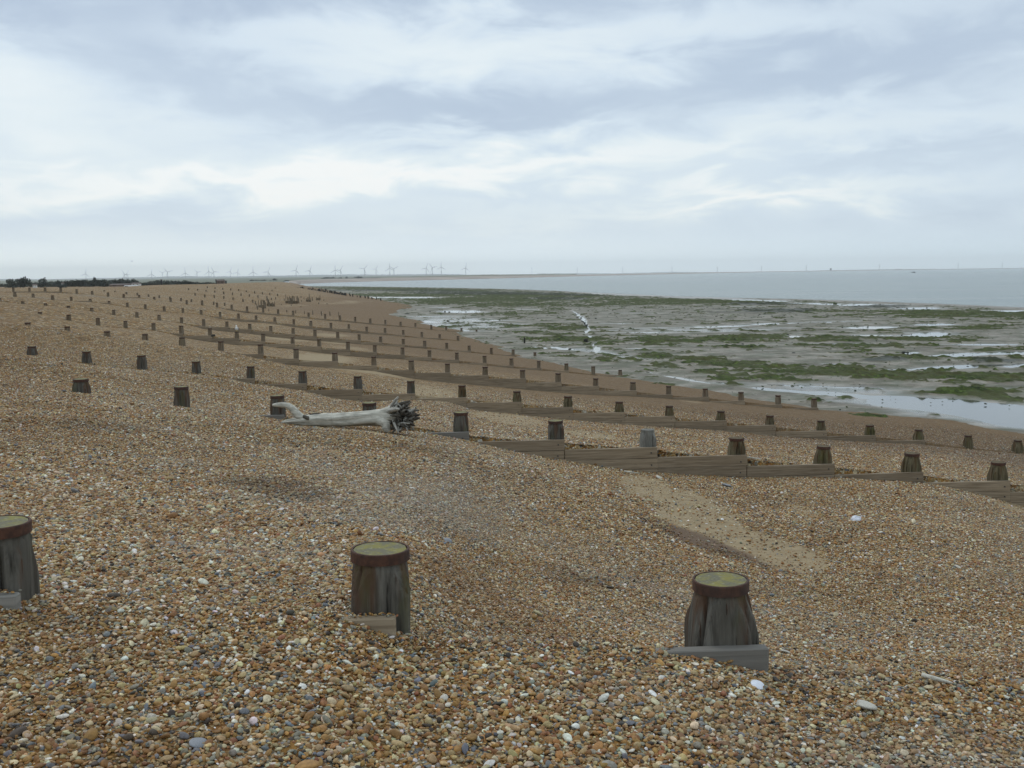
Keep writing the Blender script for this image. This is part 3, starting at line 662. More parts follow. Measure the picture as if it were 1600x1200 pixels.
# ground under and beside everything, out of sight from here
mat_land = simple('marsh_ground', (.12, .13, .085), .95, .3, .02)
tag(poly('seabed', [(-13900, -900), (13900, -900), (13900, 13350), (-13900, 13350)], -1.6, simple('seabed_mud', (.17, .155, .12), .9)), kind='structure')

# foam lines along the sea's edge, as thin raised strips of broken water
mat_foam, n, b = new_mat('foam'); pos = n.new('ShaderNodeNewGeometry').outputs['Position']
n.put(b.inputs['Base Color'], n.mix(n.mapr(n.noise(n.mapping(pos, (1, 1, 1)), .5, 4, .7), .42, .6), (.35, .38, .37), (.72, .74, .74))); b.inputs['Roughness'].default_value = .6
def strip(name, pts, w, z, mat):
    V, Fc = [], []
    for k, (x, y) in enumerate(pts):
        ww = w * (.4 + .9 * abs(math.sin(k * 1.7) * math.sin(k * .61)))
        V += [(x, y - ww / 2, z), (x, y + ww / 2, z)]
        if k: Fc.append((2 * k - 2, 2 * k, 2 * k + 1, 2 * k - 1))
    return link(name, mesh(name, V, Fc), mat)
vs_ = np.linspace(-.02, .56, 160)
ys = edgeY(vs_) * (1.004 + .006 * fbm(vs_ * 40, vs_ * 0, 3, 5))
tag(strip('surf_line', [(a_ * (y_ + OFF), y_) for a_, y_ in zip(vs_, ys)], 1.4, .012, mat_foam), 'thin line of white surf where the sea meets the mud flats', 'surf', kind='stuff')

# ================================================================== FAR COAST
coast = [on_level(a_, b_) for a_, b_ in [(452, 446.5), (470, 443.6), (520, 441.4), (600, 439.2), (680, 437.4), (740, 436.0), (800, 434.4), (860, 432.8), (920, 431.2)]]
coast += [(1500., 6200.), (2600., 7600.), (3800., 8800.), (5200., 10000.), (8600., 11800.)]
inl = []
Vl, Fl = [], []
cl_, hgts = [], [.02, 1.2, 2.4, 3.0, 2.2]
for k, (x, y) in enumerate(coast):
    r = math.hypot(x, y); nx, ny = -.75, .66
    for j, (hz_, dd) in enumerate(zip(hgts, [0, .02, .07, .2, .5])):
        ky = min(1 + dd, 13300 / y); Vl.append((x * ky, y * ky, hz_ + (random.uniform(-.3, .6) if 0 < j < 4 else 0)))
for k in range(len(coast) - 1):
    for j in range(4):
        a_ = k * 5 + j; Fl.append((a_, a_ + 5, a_ + 6, a_ + 1))
mat_fb, n, b = new_mat('far_beach_shingle'); pos = n.new('ShaderNodeNewGeometry').outputs['Position']
n.put(b.inputs['Base Color'], n.mix(n.mapr(n.noise(n.mapping(pos, (1, 1, 1)), .012, 6, .7), .35, .65), (.24, .20, .17), (.38, .32, .27))); b.inputs['Roughness'].default_value = .9
tag(link('far_beach', mesh('far_beach', Vl, Fl), mat_fb), kind='structure')
tag(poly('marsh_plain', [(-13850, 150), (-120, 150), (-118, 300), (-150, 600), (-200, 900), (-330, 1500), (-350, 3000), (-300, 9000), (-300, 13300), (-13850, 13300)], 1.5, mat_land), kind='structure')

def ridge(name, xs, ys, Yd, depth, mat, seed, zb=-1.0, jag=.3):
    """a long low hill with a front and a back slope; xs, ys = crest in photograph pixels"""
    V, Fc = [], []
    X0 = np.arange(xs[0], xs[-1] + 1, 4.0)
    for k, px in enumerate(X0):
        py = np.interp(px, xs, ys) + jag * float(fbm(np.array([px / 14.]), np.array([seed * 3.1]), 4, seed)[0])
        for j, (fr, dd) in enumerate([(0, -.5), (.55, -.22), (1, 0), (.7, .3), (0, .8)]):
            x, y, z = at_dist(px, py, Yd)
            V.append((x, Yd + dd * depth, zb + (z - zb) * fr))
        if k:
            for j in range(4):
                a_ = (k - 1) * 5 + j; Fc.append((a_, a_ + 5, a_ + 6, a_ + 1))
    o = link(name, mesh(name, V, Fc, True), mat); tag(o, kind='structure'); return o
mat_hill = simple('hill_woods', (.065, .085, .05), .95, .35, .004)
mat_hill2 = simple('far_hill_woods', (.05, .07, .075), .95, .2, .002)  # bluish tint puts some of the distance haze into the colour
ridge('hills', [-300, 0, 60, 130, 200, 250, 290, 340, 400, 470, 520, 560, 600, 640, 700, 780], [436, 436.2, 436.6, 435, 433.6, 432.6, 431.6, 432.2, 431.0, 429.8, 429.2, 428.8, 429.2, 428.6, 428.4, 429.2], 11500, 2500, mat_hill2, 3, jag=.8)
ridge('low_hills', [60, 140, 200, 300, 380, 460, 540, 620, 700], [440, 438, 437, 435.8, 434.4, 433.8, 432.6, 431.6, 430.8], 6500, 900, mat_hill, 8, jag=.5)
mat_dune = simple('dune_grass', (.13, .125, .075), .95, .35, .01)
ridge('dunes', [360, 440, 520, 600, 660, 700, 760, 830, 900], [437.4, 436.2, 435, 433.3, 431.7, 430.4, 429.2, 428.6, 428.2], 2800, 300, mat_dune, 12, jag=.5)
ridge('far_shore', [840, 900, 960, 1020, 1050, 1110, 1160, 1250, 1330, 1395, 1425, 1500, 1600, 1750], [427.3, 426.9, 426.7, 425.5, 424.6, 425.2, 425.0, 423.2, 421.6, 420.6, 420.4, 419.6, 418.4, 417.4], 12200, 300, mat_hill, 15, jag=.45)

# ================================================================== MATERIALS OF THE TIMBER
def wood(name, dark, mid, light, green=.0, rust=.8, top=0.0):
    m, n, b = new_mat(name)
    ob = n.new('ShaderNodeTexCoord').outputs['Object']
    inf = n.new('ShaderNodeObjectInfo').outputs['Random']
    sh = n.new('ShaderNodeVectorMath', operation='ADD'); n.put(sh.inputs[0], ob)
    cx = n.new('ShaderNodeCombineXYZ'); n.put(cx.inputs[0], n.m('MULTIPLY', inf, 37)); n.put(cx.inputs[1], n.m('MULTIPLY', inf, 11)); n.put(sh.inputs[1], cx.outputs[0])
    v = sh.outputs[0]
    g = n.noise(n.mapping(v, (14, 14, 1.1)), 1.6, 7, .65, .3)
    g2 = n.noise(n.mapping(v, (5, 5, .7)), 1.3, 5, .6)
    c = n.mix(n.mapr(g, .28, .7), dark, light)
    c = n.mix(n.mapr(g2, .35, .65, 0, .7), c, mid)
    cr = n.noise(n.mapping(v, (30, 30, 1.4)), 1.2, 4, .55, .2)
    c = n.mix(n.mapr(cr, .62, .68, 0, .8), c, tuple(x * .25 for x in dark))
    sp = n.new('ShaderNodeSeparateXYZ'); n.put(sp.inputs[0], ob)
    st = n.noise(n.mapping(v, (9, 9, .5)), 1.0, 4, .6)
    dn = n.m('ADD', sp.outputs[2], n.m('MULTIPLY', n.m('SUBTRACT', st, .5), 1.1))
    c = n.mix(n.m('MULTIPLY', n.mapr(dn, -.42, -.05), n.mapr(st, .45, .58, 0, rust)), c, (.085, .035, .014))
    c = n.mix(n.m('MULTIPLY', n.mapr(n.noise(n.mapping(v, (3, 3, .9)), 1.5, 5, .6), .52, .68), green), c, (.075, .085, .022))
    n.put(b.inputs['Base Color'], c); b.inputs['Roughness'].default_value = .85; b.inputs['Specular IOR Level'].default_value = .25
    bump(n, b, n.m('ADD', g, n.m('MULTIPLY', cr, -.6)), .7, .012)
    return m
M_post = wood('weathered_post_timber', (.035, .031, .025), (.085, .077, .062), (.16, .148, .125), .35, .62)
M_post_g = wood('pale_grey_post_timber', (.085, .085, .075), (.16, .158, .14), (.26, .255, .23), .1, .1)
M_post_o = wood('olive_post_timber', (.045, .038, .020), (.115, .095, .050), (.19, .16, .10), .55, .6)
M_far = wood('sea_worn_post_timber', (.080, .062, .042), (.165, .127, .084), (.25, .205, .145), .2, .5)
def plank_mat(name, dark, mid, light):
    m, n, b = new_mat(name)
    ob = n.new('ShaderNodeNewGeometry').outputs['Position']
    inf = n.new('ShaderNodeObjectInfo').outputs['Random']
    g = n.noise(n.mapping(ob, (1.0, 4, 22)), 1.5, 7, .6, .4); g2 = n.noise(n.mapping(ob, (1.2, 1, 3)), 1.2, 5, .6)
    c = n.mix(n.mapr(g, .3, .7), dark, light); c = n.mix(n.mapr(g2, .35, .65, 0, .65), c, mid)
    c = n.mix(1.0, c, n.mix(inf, (.82, .80, .78), (1.15, 1.13, 1.1)), 'MULTIPLY')
    n.put(b.inputs['Base Color'], c); b.inputs['Roughness'].default_value = .85
    bump(n, b, g, .6, .008); return m
M_plank = plank_mat('brown_plank_timber', (.155, .115, .072), (.25, .195, .13), (.345, .28, .20))
M_plank_g = plank_mat('grey_plank_timber', (.145, .138, .122), (.215, .205, .185), (.29, .275, .25))
M_rust, n, b = new_mat('rusty_steel')
ob = n.new('ShaderNodeTexCoord').outputs['Object']; f = n.noise(ob, 14, 6, .7); f2 = n.noise(ob, 3, 4, .6)
n.put(b.inputs['Base Color'], n.mix(n.mapr(f2, .4, .65, 0, .7), n.mix(n.mapr(f, .3, .7), (.040, .020, .014), (.115, .048, .026)), (.055, .034, .028))); b.inputs['Roughness'].default_value = .82; b.inputs['Metallic'].default_value = .15
bump(n, b, f, .6, .004)
M_lich, n, b = new_mat('lichened_end_grain')
ob = n.new('ShaderNodeTexCoord').outputs['Object']; f = n.noise(ob, 9, 6, .7); f2 = n.noise(ob, 30, 4, .6)
wr = n.new('ShaderNodeTexWave', wave_type='RINGS', rings_direction='Z'); wr.inputs['Scale'].default_value = 14; wr.inputs['Distortion'].default_value = 3; n.put(wr.inputs['Vector'], ob)
c = n.mix(n.m('MULTIPLY', wr.outputs['Fac'], .5), (.15, .14, .09), (.09, .085, .06))
c = n.mix(n.mapr(f, .42, .6, 0, .85), c, (.22, .195, .040)); c = n.mix(n.mapr(f2, .54, .68, 0, .7), c, (.27, .26, .17))
n.put(b.inputs['Base Color'], c); b.inputs['Roughness'].default_value = .9; bump(n, b, f2, .5, .004)
M_bolt = simple('bolt_steel', (.045, .045, .05), .6, .3, 30, .5)

# ------------------------------------------------------------------ post, band and plank meshes (origin at the middle of the post's head)
def ring_pts(r, sq, n_=24, rot=0.0, jit=0.0, rnd=None):
    """closed outline: circle (sq=0) to rounded square (sq=1) of half width r"""
    out = []
    for k in range(n_):
        a_ = 2 * math.pi * k / n_
        c, s = math.cos(a_), math.sin(a_)
        p = 2 + sq * 8
        rr = r / ((abs(c) ** p + abs(s) ** p) ** (1 / p))
        rr *= 1 + (rnd.uniform(-jit, jit) if rnd else 0)
        out.append((rr * math.cos(a_ + rot), rr * math.sin(a_ + rot)))
    return out
def loft(rings, cap_top=True, cap_bot=True):
    V, Fc = [], []; k = len(rings[0][1])
    for z, pts in rings: V += [(x, y, z) for x, y in pts]
    for j in range(len(rings) - 1):
        for i in range(k):
            a_, b_ = j * k + i, j * k + (i + 1) % k
            Fc.append((a_, b_, b_ + k, a_ + k))
    if cap_bot: Fc.append(tuple(range(k - 1, -1, -1)))
    if cap_top: Fc.append(tuple(len(V) - k + i for i in range(k)))
    return V, Fc
def post_mesh(name, seed, hi=True, L=1.5, shoulder=.34, rb=.165, rt=.140, chip=True):
    rnd = random.Random(seed); k = 64 if hi else 10
    if not hi:
        prof = [(-L, rb, 1), (-shoulder - .06, rb * .99, .95), (-shoulder * .5, (rb * .45 + rt * .55), .25), (-.10, rt, .05), (0, rt * .96, 0)]
        V, Fc = loft([(z, ring_pts(r, sq, k)) for z, r, sq in prof]); return mesh(name, V, Fc)
    zs = [-L, -.95, -.8, -.7, -.62, -.56, -.50, -.46, -.42, -.38, -.34, -.30, -.26, -.22, -.18, -.145, -.115, -.09, -.06, -.03, -.004]
    corner = [shoulder * rnd.uniform(.75, 1.25) for _ in range(4)]          # where each corner's chamfer begins
    cuts = [(rnd.uniform(0, 6.28), rnd.uniform(.035, .085), rnd.uniform(.10, .24), rnd.uniform(-.12, .0), rnd.uniform(-1.3, -.35), rnd.uniform(-.10, .10)) for _ in range(9)]
    ph = [rnd.uniform(0, 6.28) for _ in range(4)]; rings = []
    for z in zs:
        pts = []
        for i in range(k):
            a_ = 2 * math.pi * i / k
            c, s_ = abs(math.cos(a_)), abs(math.sin(a_))
            rsq = rb / (c ** 14 + s_ ** 14) ** (1 / 14)
            q_ = int(a_ / (math.pi / 2)) % 4
            sh = corner[q_]; t = min(1, max(0, (z + sh) / (sh - .08)))       # 0 below the chamfer, 1 at the neck
            d_ = abs(((a_ + math.pi / 8) % (math.pi / 4)) - math.pi / 8)
            roct = (rt * .99) / max(.9, math.cos(d_))
            # the chamfer plane cuts the corner away
            ac = (a_ % (math.pi / 2)) - math.pi / 4
            plane = (rb * 1.38 * (1 - t) + rt * t) / max(.3, math.cos(ac))
            side = rb * (1 - t ** 1.5) + rt * t ** 1.5
            r_ = min(rsq * side / rb, plane, 9)
            if z > -.085: r_ = min(r_, rt * .985)
            r_ *= 1 + .012 * math.sin(5 * a_ + ph[0] + z * 2) + .008 * math.sin(13 * a_ + ph[1] + z * 4) + rnd.uniform(-.005, .005)
            if z < -.06:
                for (ca, cw, cd, z1, z0, sl) in cuts:
                    if z0 < z < z1:
                        dd = (a_ - ca - sl * z + math.pi) % (2 * math.pi) - math.pi
                        r_ *= 1 - cd * max(0, 1 - abs(dd) / (cw + .03)) * min(1, (z1 - z) * 8 + .2) * min(1, (z - z0) * 6)
            pts.append((r_ * math.cos(a_), r_ * math.sin(a_)))
        rings.append((z, pts))
    rings.append((0, [(x * .985, y * .985) for x, y in rings[-1][1]]))
    V, Fc = loft(rings)
    return mesh(name, V, Fc, False)
def band_mesh(name, r_out=.152, h=.054, t=.012, hi=True):
    k = 48 if hi else 10
    R_ = lambda r: [(x * (1 + .010 * math.sin(2 * i * 6.28 / k + 1) + .006 * math.sin(7 * i * 6.28 / k)), y * (1 + .010 * math.sin(2 * i * 6.28 / k + 1) + .006 * math.sin(7 * i * 6.28 / k))) for i, (x, y) in enumerate(ring_pts(r, 0, k))]
    V, Fc = [], []
    zs = [(-h, r_out - t), (-h, r_out), (-.004, r_out), (.002, r_out - .003), (.002, r_out - t), (-.03, r_out - t - .001)]
    for z, r in zs: V += [(x, y, z) for x, y in R_(r)]
    for j in range(len(zs) - 1):
        for i in range(k):
            a_, b_ = j * k + i, j * k + (i + 1) % k; Fc.append((a_, b_, b_ + k, a_ + k))
    return mesh(name, V, Fc, False)
def beveled_box(name, w, d, h, bev=.006, seg=1, nx=1, warp=0.0, seed=0):
    bm = bmesh.new(); bmesh.ops.create_cube(bm, size=1)
    for v in bm.verts: v.co = Vector((v.co.x * w, v.co.y * d, v.co.z * h))
    if bev: bmesh.ops.bevel(bm, geom=list(bm.edges), offset=bev, segments=seg, affect='EDGES')
    me = bpy.data.meshes.new(name); bm.to_mesh(me); bm.free(); return me
# shared shapes
POSTS = {'hi': [post_mesh('post', 40 + k, True, shoulder=[.30, .26, .34, .36][k], rb=[.144, .150, .160, .172][k]) for k in range(4)], 'lo': [post_mesh('post', 60 + k, False, shoulder=[.34, .28][k], rb=[.143, .155][k]) for k in range(2)]}
for me in POSTS['hi']: me.materials.append(M_post); me.materials.append(M_lich); me.polygons[len(me.polygons) - 1].material_index = 1
for me in POSTS['lo']: me.materials.append(M_far)
def variant(me, mats):
    c = me.copy(); c.materials.clear()
    for m in mats: c.materials.append(m)
    return c
POST_OL = [variant(me, [M_post_o, M_lich]) for me in POSTS['hi']]
POST_GR = variant(POSTS['hi'][1], [M_post_g, M_post_g])
BAND_HI = band_mesh('steel_band'); BAND_HI.materials.append(M_rust)
BAND_LO = band_mesh('steel_band', .153, .062, .02, False); BAND_LO.materials.append(M_rust)
bmh = bmesh.new(); bmesh.ops.create_cone(bmh, cap_ends=True, segments=8, radius1=.016, radius2=.013, depth=.02, matrix=Matrix.Rotation(math.pi / 2, 4, 'X'))
BOLT = bpy.data.meshes.new('bolt'); bmh.to_mesh(BOLT); bmh.free(); BOLT.materials.append(M_bolt)
PH = .225
PLANK = beveled_box('plank', 1, .07, PH - .006, .006); PLANK.materials.append(M_plank)
PLANK_G = variant(PLANK, [M_plank_g])
LABELS = {
 1: 'nearest groyne: three big rust-banded timber posts sunk in the foreground shingle',
 2: 'timber groyne running right from behind the driftwood log, its stepped planks closest to the camera',
 3: 'second groyne beyond the driftwood, long stepped plank wall ending at the right edge',
 4: 'third groyne beyond the driftwood, its last post on the beach below the wide wet channel',
 5: 'fourth groyne beyond the driftwood, carrying the white gull on one post',
 6: 'fifth groyne beyond the driftwood, slender posts stepping down to the mud',
 7: 'sixth groyne beyond the driftwood, thin low plank line across mid beach',
 8: 'long groyne whose seaward posts stand dark against wet mud pools',
 9: 'row of buried post heads on the crest beyond the long groyne',
 10: 'short row of dark post heads left of the broken palings',
 11: 'distant row of ten tiny post heads below the treeline hut',
 12: 'farthest row of post heads, just under the shingle skyline'}
for R in ROWS:
    if not R['posts']: continue
    r = R['name']; Y0, m = R['Y0'], R['m']
    ang = math.atan(m)
    P = [on_row(a_, b_, Y0, m) for a_, b_, c_ in R['posts']]
    B = [on_row(a_, c_, Y0 - .2, m) for a_, b_, c_ in R['posts']]
    mid_ = P[len(P) // 2]
    g0 = float(np.interp(mid_[0], R['gx'], R['gz']))
    root = empty('groyne', (mid_[0], mid_[1], g0)); tag(root, LABELS[r], 'groyne', 'timber groynes stepping down the beach')
    RL = Vector(root.location)
    hi = r <= 3
    dirx, diry = math.cos(ang), math.sin(ang)
    for i, (p, bb) in enumerate(zip(P, B)):
        if r == 2 and i == 7: me = POST_GR
        elif r == 1 and p[0] > 3.0: continue          # its head stands outside the picture; only its plank reaches in
        elif r == 1: me = POSTS['hi'][(0, 1, 3)[i]]
        elif hi: me = POST_OL[2 + i % 2] if (r in (2, 3) and i > 7) else POSTS['hi'][(i * 7 + r) % 2 + (1 if i > 4 else 0)]
        else: me = POSTS['lo'][(i + r) % 2]
        o = link('post', me, None, root); o.location = Vector(p) - RL
        rnd = random.Random(r * 100 + i)
        o.rotation_euler = (rnd.uniform(-.02, .02), rnd.uniform(-.02, .02), ang + rnd.uniform(-.06, .06) + rnd.choice([0, 1, 2, 3]) * math.pi / 2)
        s_ = rnd.uniform(.94, 1.05) * {1: 1.0, 2: .98, 3: .95}.get(r, .93)
        o.scale = (s_, s_, 1)
        if r >= 9: o.scale = (s_ * 1.05, s_ * 1.05, .5)
        if r <= 8 and not (r == 2 and i == 7):
            bnd = link('steel_band', BAND_HI if hi else BAND_LO, None, o)
        elif r > 8:
            bnd = link('steel_band', BAND_LO, None, o)
        if r == 2 and i == 7: o['label'] = 'pale grey post that has lost its steel band'
    if r > 8: continue
    # planks on the camera side, one bay each, stepping down with the beach
    for i, (p, bb) in enumerate(zip(P, B)):
        gz = float(row_interp(np.array([bb[0]]), R['gx'], R['gz'], .06)[0])
        xa = P[i - 1][0] if i else p[0] - SP * .95
        gl = float(np.interp(xa + .3, R['gx'], R['gz']))
        low = min(gz, gl, float(np.interp((xa + p[0]) / 2, R['gx'], R['gz'])))
        if r > 1 and bb[2] - low < (.06 if r == 2 else .135) and not (r == 8 and i in (1, 2, 3)): continue
        x1 = p[0] + (.17 if r > 1 else [.17, .095, .205, .2][i]); x0 = xa + (.175 if i else .0)
        if r == 1: x0 = p[0] - SP + .22
        ncs = min(4, int(math.ceil((bb[2] - low) / PH)) + 1)
        for k in range(ncs):
            me = PLANK_G if (r == 1 and i != 1) or (r == 2 and i in (3, 5)) else PLANK
            o = link('plank', me, None, root)
            rn = random.Random(i * 31 + k * 7 + r)
            cxp, L_ = (x0 + x1) / 2, (x1 - x0) / dirx
            cyp = Y0 + m * cxp - .165 * .95 - .04 - rn.uniform(0, .006)
            o.location = Vector((cxp + (rn.uniform(-.01, .01) if k else 0), cyp, bb[2] - PH / 2 - k * PH)) - RL
            o.rotation_euler = (rn.uniform(-.01, .01), rn.uniform(-.004, .004) - .002, ang)
            o.scale = (L_, 1, 1)
            if r <= 3 and k < 2:
                for sx_ in (x1 - .13,):
                    bt = link('bolt', BOLT, None, o)
                    bt.location = ((sx_ - cxp) / dirx / L_, -.042, rn.uniform(-.02, .02) - .01); bt.scale = ((1.5 if r == 1 else 1) / L_, 1, 1.5 if r == 1 else 1)

# a sun-bleached plank edge of the nearest groyne, level with the shingle at the right
# ================================================================== DRIFTWOOD
def tube(paths, seg=9, jit=.06, seed=1, close=True):
    V, Fc = [], []; rnd = random.Random(seed)
    for path in paths:
        pts = [Vector(p[:3]) for p in path]; rad = [p[3] for p in path]
        # smooth the path
        P2, R2 = [], []
        for i in range(len(pts) - 1):
            p0 = pts[max(i - 1, 0)]; p1 = pts[i]; p2 = pts[i + 1]; p3 = pts[min(i + 2, len(pts) - 1)]
            for t in (0, .25, .5, .75):
                P2.append(.5 * ((2 * p1) + (p2 - p0) * t + (2 * p0 - 5 * p1 + 4 * p2 - p3) * t * t + (3 * p1 - p0 - 3 * p2 + p3) * t ** 3)); R2.append(rad[i] * (1 - t) + rad[i + 1] * t)
        P2.append(pts[-1]); R2.append(rad[-1])
        b0 = len(V); prev = None
        lobes = [(rnd.uniform(0, 6.28), rnd.choice([2, 3, 5])) for _ in range(3)]
        for i, (p, r) in enumerate(zip(P2, R2)):
            tg = (P2[min(i + 1, len(P2) - 1)] - P2[max(i - 1, 0)]).normalized()
            u_ = prev - tg * prev.dot(tg) if prev else tg.orthogonal()
            u_.normalize(); prev = u_; w_ = tg.cross(u_)
            for k in range(seg):
                a_ = 2 * math.pi * k / seg
                rr = r * (1 + sum(jit * math.sin(q_ * a_ + ph + i * .22) for ph, q_ in lobes) + rnd.uniform(-jit, jit) * .4)
                V.append(p + u_ * math.cos(a_) * rr + w_ * math.sin(a_) * rr)
        nR = len(P2)
        for i in range(nR - 1):
            for k in range(seg):
                a_, b_ = b0 + i * seg + k, b0 + i * seg + (k + 1) % seg
                Fc.append((a_, b_, b_ + seg, a_ + seg))
        Fc.append(tuple(b0 + k for k in range(seg))[::-1]); Fc.append(tuple(b0 + (nR - 1) * seg + k for k in range(seg)))
    return V, Fc
def drift_mat(name, dark, light):
    m, n, b = new_mat(name)
    pos = n.new('ShaderNodeNewGeometry').outputs['Position']
    g = n.noise(n.mapping(pos, (2.2, 12, 16)), 1.6, 7, .65, .6); g2 = n.noise(pos, 3, 5, .6)
    c = n.mix(n.mapr(g, .3, .7), dark, light); c = n.mix(n.mapr(g2, .55, .72, 0, .5), c, tuple(x * .45 for x in dark))
    n.put(b.inputs['Base Color'], c); b.inputs['Roughness'].default_value = .8; bump(n, b, g, .7, .02); return m
M_drift = drift_mat('bleached_driftwood', (.30, .285, .235), (.66, .635, .55))
M_root = drift_mat('dark_root_wood', (.028, .024, .018), (.12, .105, .082))
M_root_l = drift_mat('bleached_root_wood', (.20, .185, .155), (.46, .44, .39))
YD = 19.2
Rr2 = [R for R in ROWS if R['name'] == 2][0]
def dp(px, py, r=0, dy=0.0):
    x, y, z = at_dist(px, py, YD + dy); return (x, y, z, r / F * YD)
zlog = []
dw = empty('driftwood_tree', at_dist(540, 668, YD)); tag(dw, 'bleached fallen tree trunk with a dark tangle of roots lying on the shingle', 'driftwood')
def child(name, V, Fc, mat, parent, smooth=True):
    o = link(name, mesh(name, [Vector(v) - Vector(dw.location) for v in V], Fc, smooth), mat, parent); return o
V, Fc = tube([[dp(440, 660, 1.5), dp(456, 658, 4), dp(480, 657, 8), dp(505, 656, 9.5), dp(535, 656, 10.5), dp(565, 654, 11), dp(592, 652, 12.5), dp(612, 648, 15), dp(622, 646, 12)]], 24, .065, 3)
trunk = child('trunk', V, Fc, M_drift, dw)
V, Fc = tube([[dp(426, 633, 2.0), dp(437, 632.5, 4), dp(450, 634, 4.6), dp(459, 641, 6), dp(466, 649, 6.5), dp(476, 656, 6.5), dp(486, 659, 4)]], 14, .07, 5)
child('branch', V, Fc, M_drift, dw)
V, Fc = tube([[dp(474, 650, 2.2, -.08), dp(480, 653, 3, -.12), dp(482, 656, 1, -.12)]], 8, .1, 8)
child('knot_hole', V, Fc, M_root, dw)
V, Fc = tube([[dp(484, 648, 1.2), dp(495, 647, 2.0), dp(507, 648.5, 1.2)]], 8, .1, 6)
child('branch_stub', V, Fc, M_root, dw)
V, Fc = tube([[dp(590, 655, 9, -.05), dp(602, 660, 8, -.12), dp(604, 668, 7, -.14), dp(606, 674, 5, -.14)]], 14, .08, 15)
child('root', V, Fc, M_drift, dw)
C0 = (622, 650)
thick = [((608, 640), (616, 632), (619, 624), 5, M_root_l, .1), ((612, 640), (624, 632), (641, 626.5), 3.2, M_root, -.1), ((614, 641), (612, 634), (622, 620), 3.5, M_root_l, -.1),
         ((606, 645), (612, 641), (623, 639), 5, M_root_l, -.22), ((622, 646), (638, 642), (655, 641), 3.5, M_root, .1), ((624, 652), (640, 655), (656, 653), 4.5, M_root, .1),
         ((622, 640), (628, 635), (631, 627), 3, M_root_l, .2), ((624, 646), (640, 650), (656, 648), 3.5, M_root, -.1), ((620, 655), (634, 660), (641, 672), 4, M_root, 0), ((618, 656), (622, 664), (613, 676), 3.2, M_root, -.2),
         ((618, 662), (628, 661), (640, 662), 1.6, M_root_l, -.3), ((624, 664), (622, 668), (622, 677), 1.4, M_root_l, -.3), ((632, 664), (635, 669), (638, 676), 1.4, M_root_l, -.3), ((612, 650), (616, 662), (621, 674), 2.4, M_root_l, -.3),
         ((622, 648), (630, 641), (640, 636), 3, M_root, -.1), ((622, 648), (634, 646), (650, 637), 2.6, M_root, .2)]
for k, (a_, b_, c_, r, mt, dy) in enumerate(thick):
    V, Fc = tube([[dp(*a_, r, 0), dp(*b_, r * .85, dy), dp(*c_, r * .35, dy * 1.8)]], 9, .12, 30 + k)
    child('root', V, Fc, mt, dw)
rnd = random.Random(5); pths = []
for k in range(120):
    a_ = rnd.uniform(0, 6.28); q_ = math.sqrt(rnd.random())
    sx0, sy0 = 628 + math.cos(a_) * q_ * 14, 652 + math.sin(a_) * q_ * 17
    dr = rnd.gauss(a_, 1.0); l_ = rnd.uniform(5, 15); bend = rnd.uniform(-.9, .9); dyy = rnd.uniform(-.28, .3)
    mx, my = sx0 + math.cos(dr) * l_ * .5, sy0 + math.sin(dr) * l_ * .5
    ex, ey = mx + math.cos(dr + bend) * l_ * .6, min(675, my + math.sin(dr + bend) * l_ * .6)
    rr_ = rnd.uniform(1.0, 3.6)
    pths.append([dp(sx0, sy0, rr_, dyy), dp(mx, min(my, 674), rr_ * .75, dyy + rnd.uniform(-.08, .08)), dp(ex, ey, rr_ * .2, dyy + rnd.uniform(-.15, .15))])
pale = [p_ for k_, p_ in enumerate(pths) if k_ % 4 == 0]
V, Fc = tube(pale, 6, .14, 78); o = child('root_tangle', V, Fc, M_root_l, dw); o['kind'] = 'stuff'; o['label'] = 'pale thin roots over the dark tangle'
V, Fc = tube([p_ for k_, p_ in enumerate(pths) if k_ % 4], 6, .12, 77)
o = child('root_tangle', V, Fc, M_root, dw); o['kind'] = 'stuff'

# ================================================================== TIMBER STAKES OF THE RUINED SEA DEFENCES
def stake_mesh(name, seed, w=.12, L=2.2):
    rnd = random.Random(seed); rings = []
    for z, s in ((-L, 1), (-L * .5, 1), (-.12, .9), (0, rnd.uniform(.3, .7))):
        rings.append((z, [(x * s + .03 * math.sin(z * 3 + seed), y * s) for x, y in ring_pts(w, .5, 7, .3, .12, rnd)]))
    V, Fc = loft(rings); return mesh(name, V, Fc)
STK = [stake_mesh('timber_stake', 5 + k, w) for k, w in enumerate((.06, .085, .12))]
for me in STK: me.materials.append(M_far)
M_dark = wood('tarred_dark_timber', (.012, .012, .010), (.03, .03, .025), (.055, .052, .045), .1, .1)
STK_D = [variant(me, [M_dark]) for me in STK]
def stake(px, ytop, ybase, Yd, label, group, dark=False, w=1.0, lean=(0, 0)):
    x, y, z = at_dist(px, ytop, Yd)
    # the origin is the stake's head; the shaft goes down into the beach
    _, _, zb = at_dist(px, ybase, Yd)
    me = random.choice(STK_D if dark else STK)
    o = link('timber_stake', me, None, None, (x, y, z)); o.scale = (w, w, max(.6, (z - zb) / 2.2 + .4)); o.rotation_euler = (lean[0], lean[1], random.uniform(0, 3))
    tag(o, label, 'stake', group)
def depth_for(px, py):
    # distance at which the beach is seen at this pixel
    Ys = np.linspace(60, 700, 1300); x, y, z = ray(px, py)
    zz_ = ground(x / y * Ys, Ys) - (CZ + z / y * Ys)
    k = np.where(zz_ > 0)[0]
    return float(Ys[k[0]]) if len(k) else 300.0
G1 = 'broken palings of the ruined sea defence'
L1 = 'grey upright paling in the ruined clump on mid beach'
cl1 = [(404, 468, 480), (407.5, 469, 481), (409, 467.5, 482), (411, 468, 482), (413, 469, 481), (414.5, 472, 482), (401, 474, 482), (399, 470, 476)]
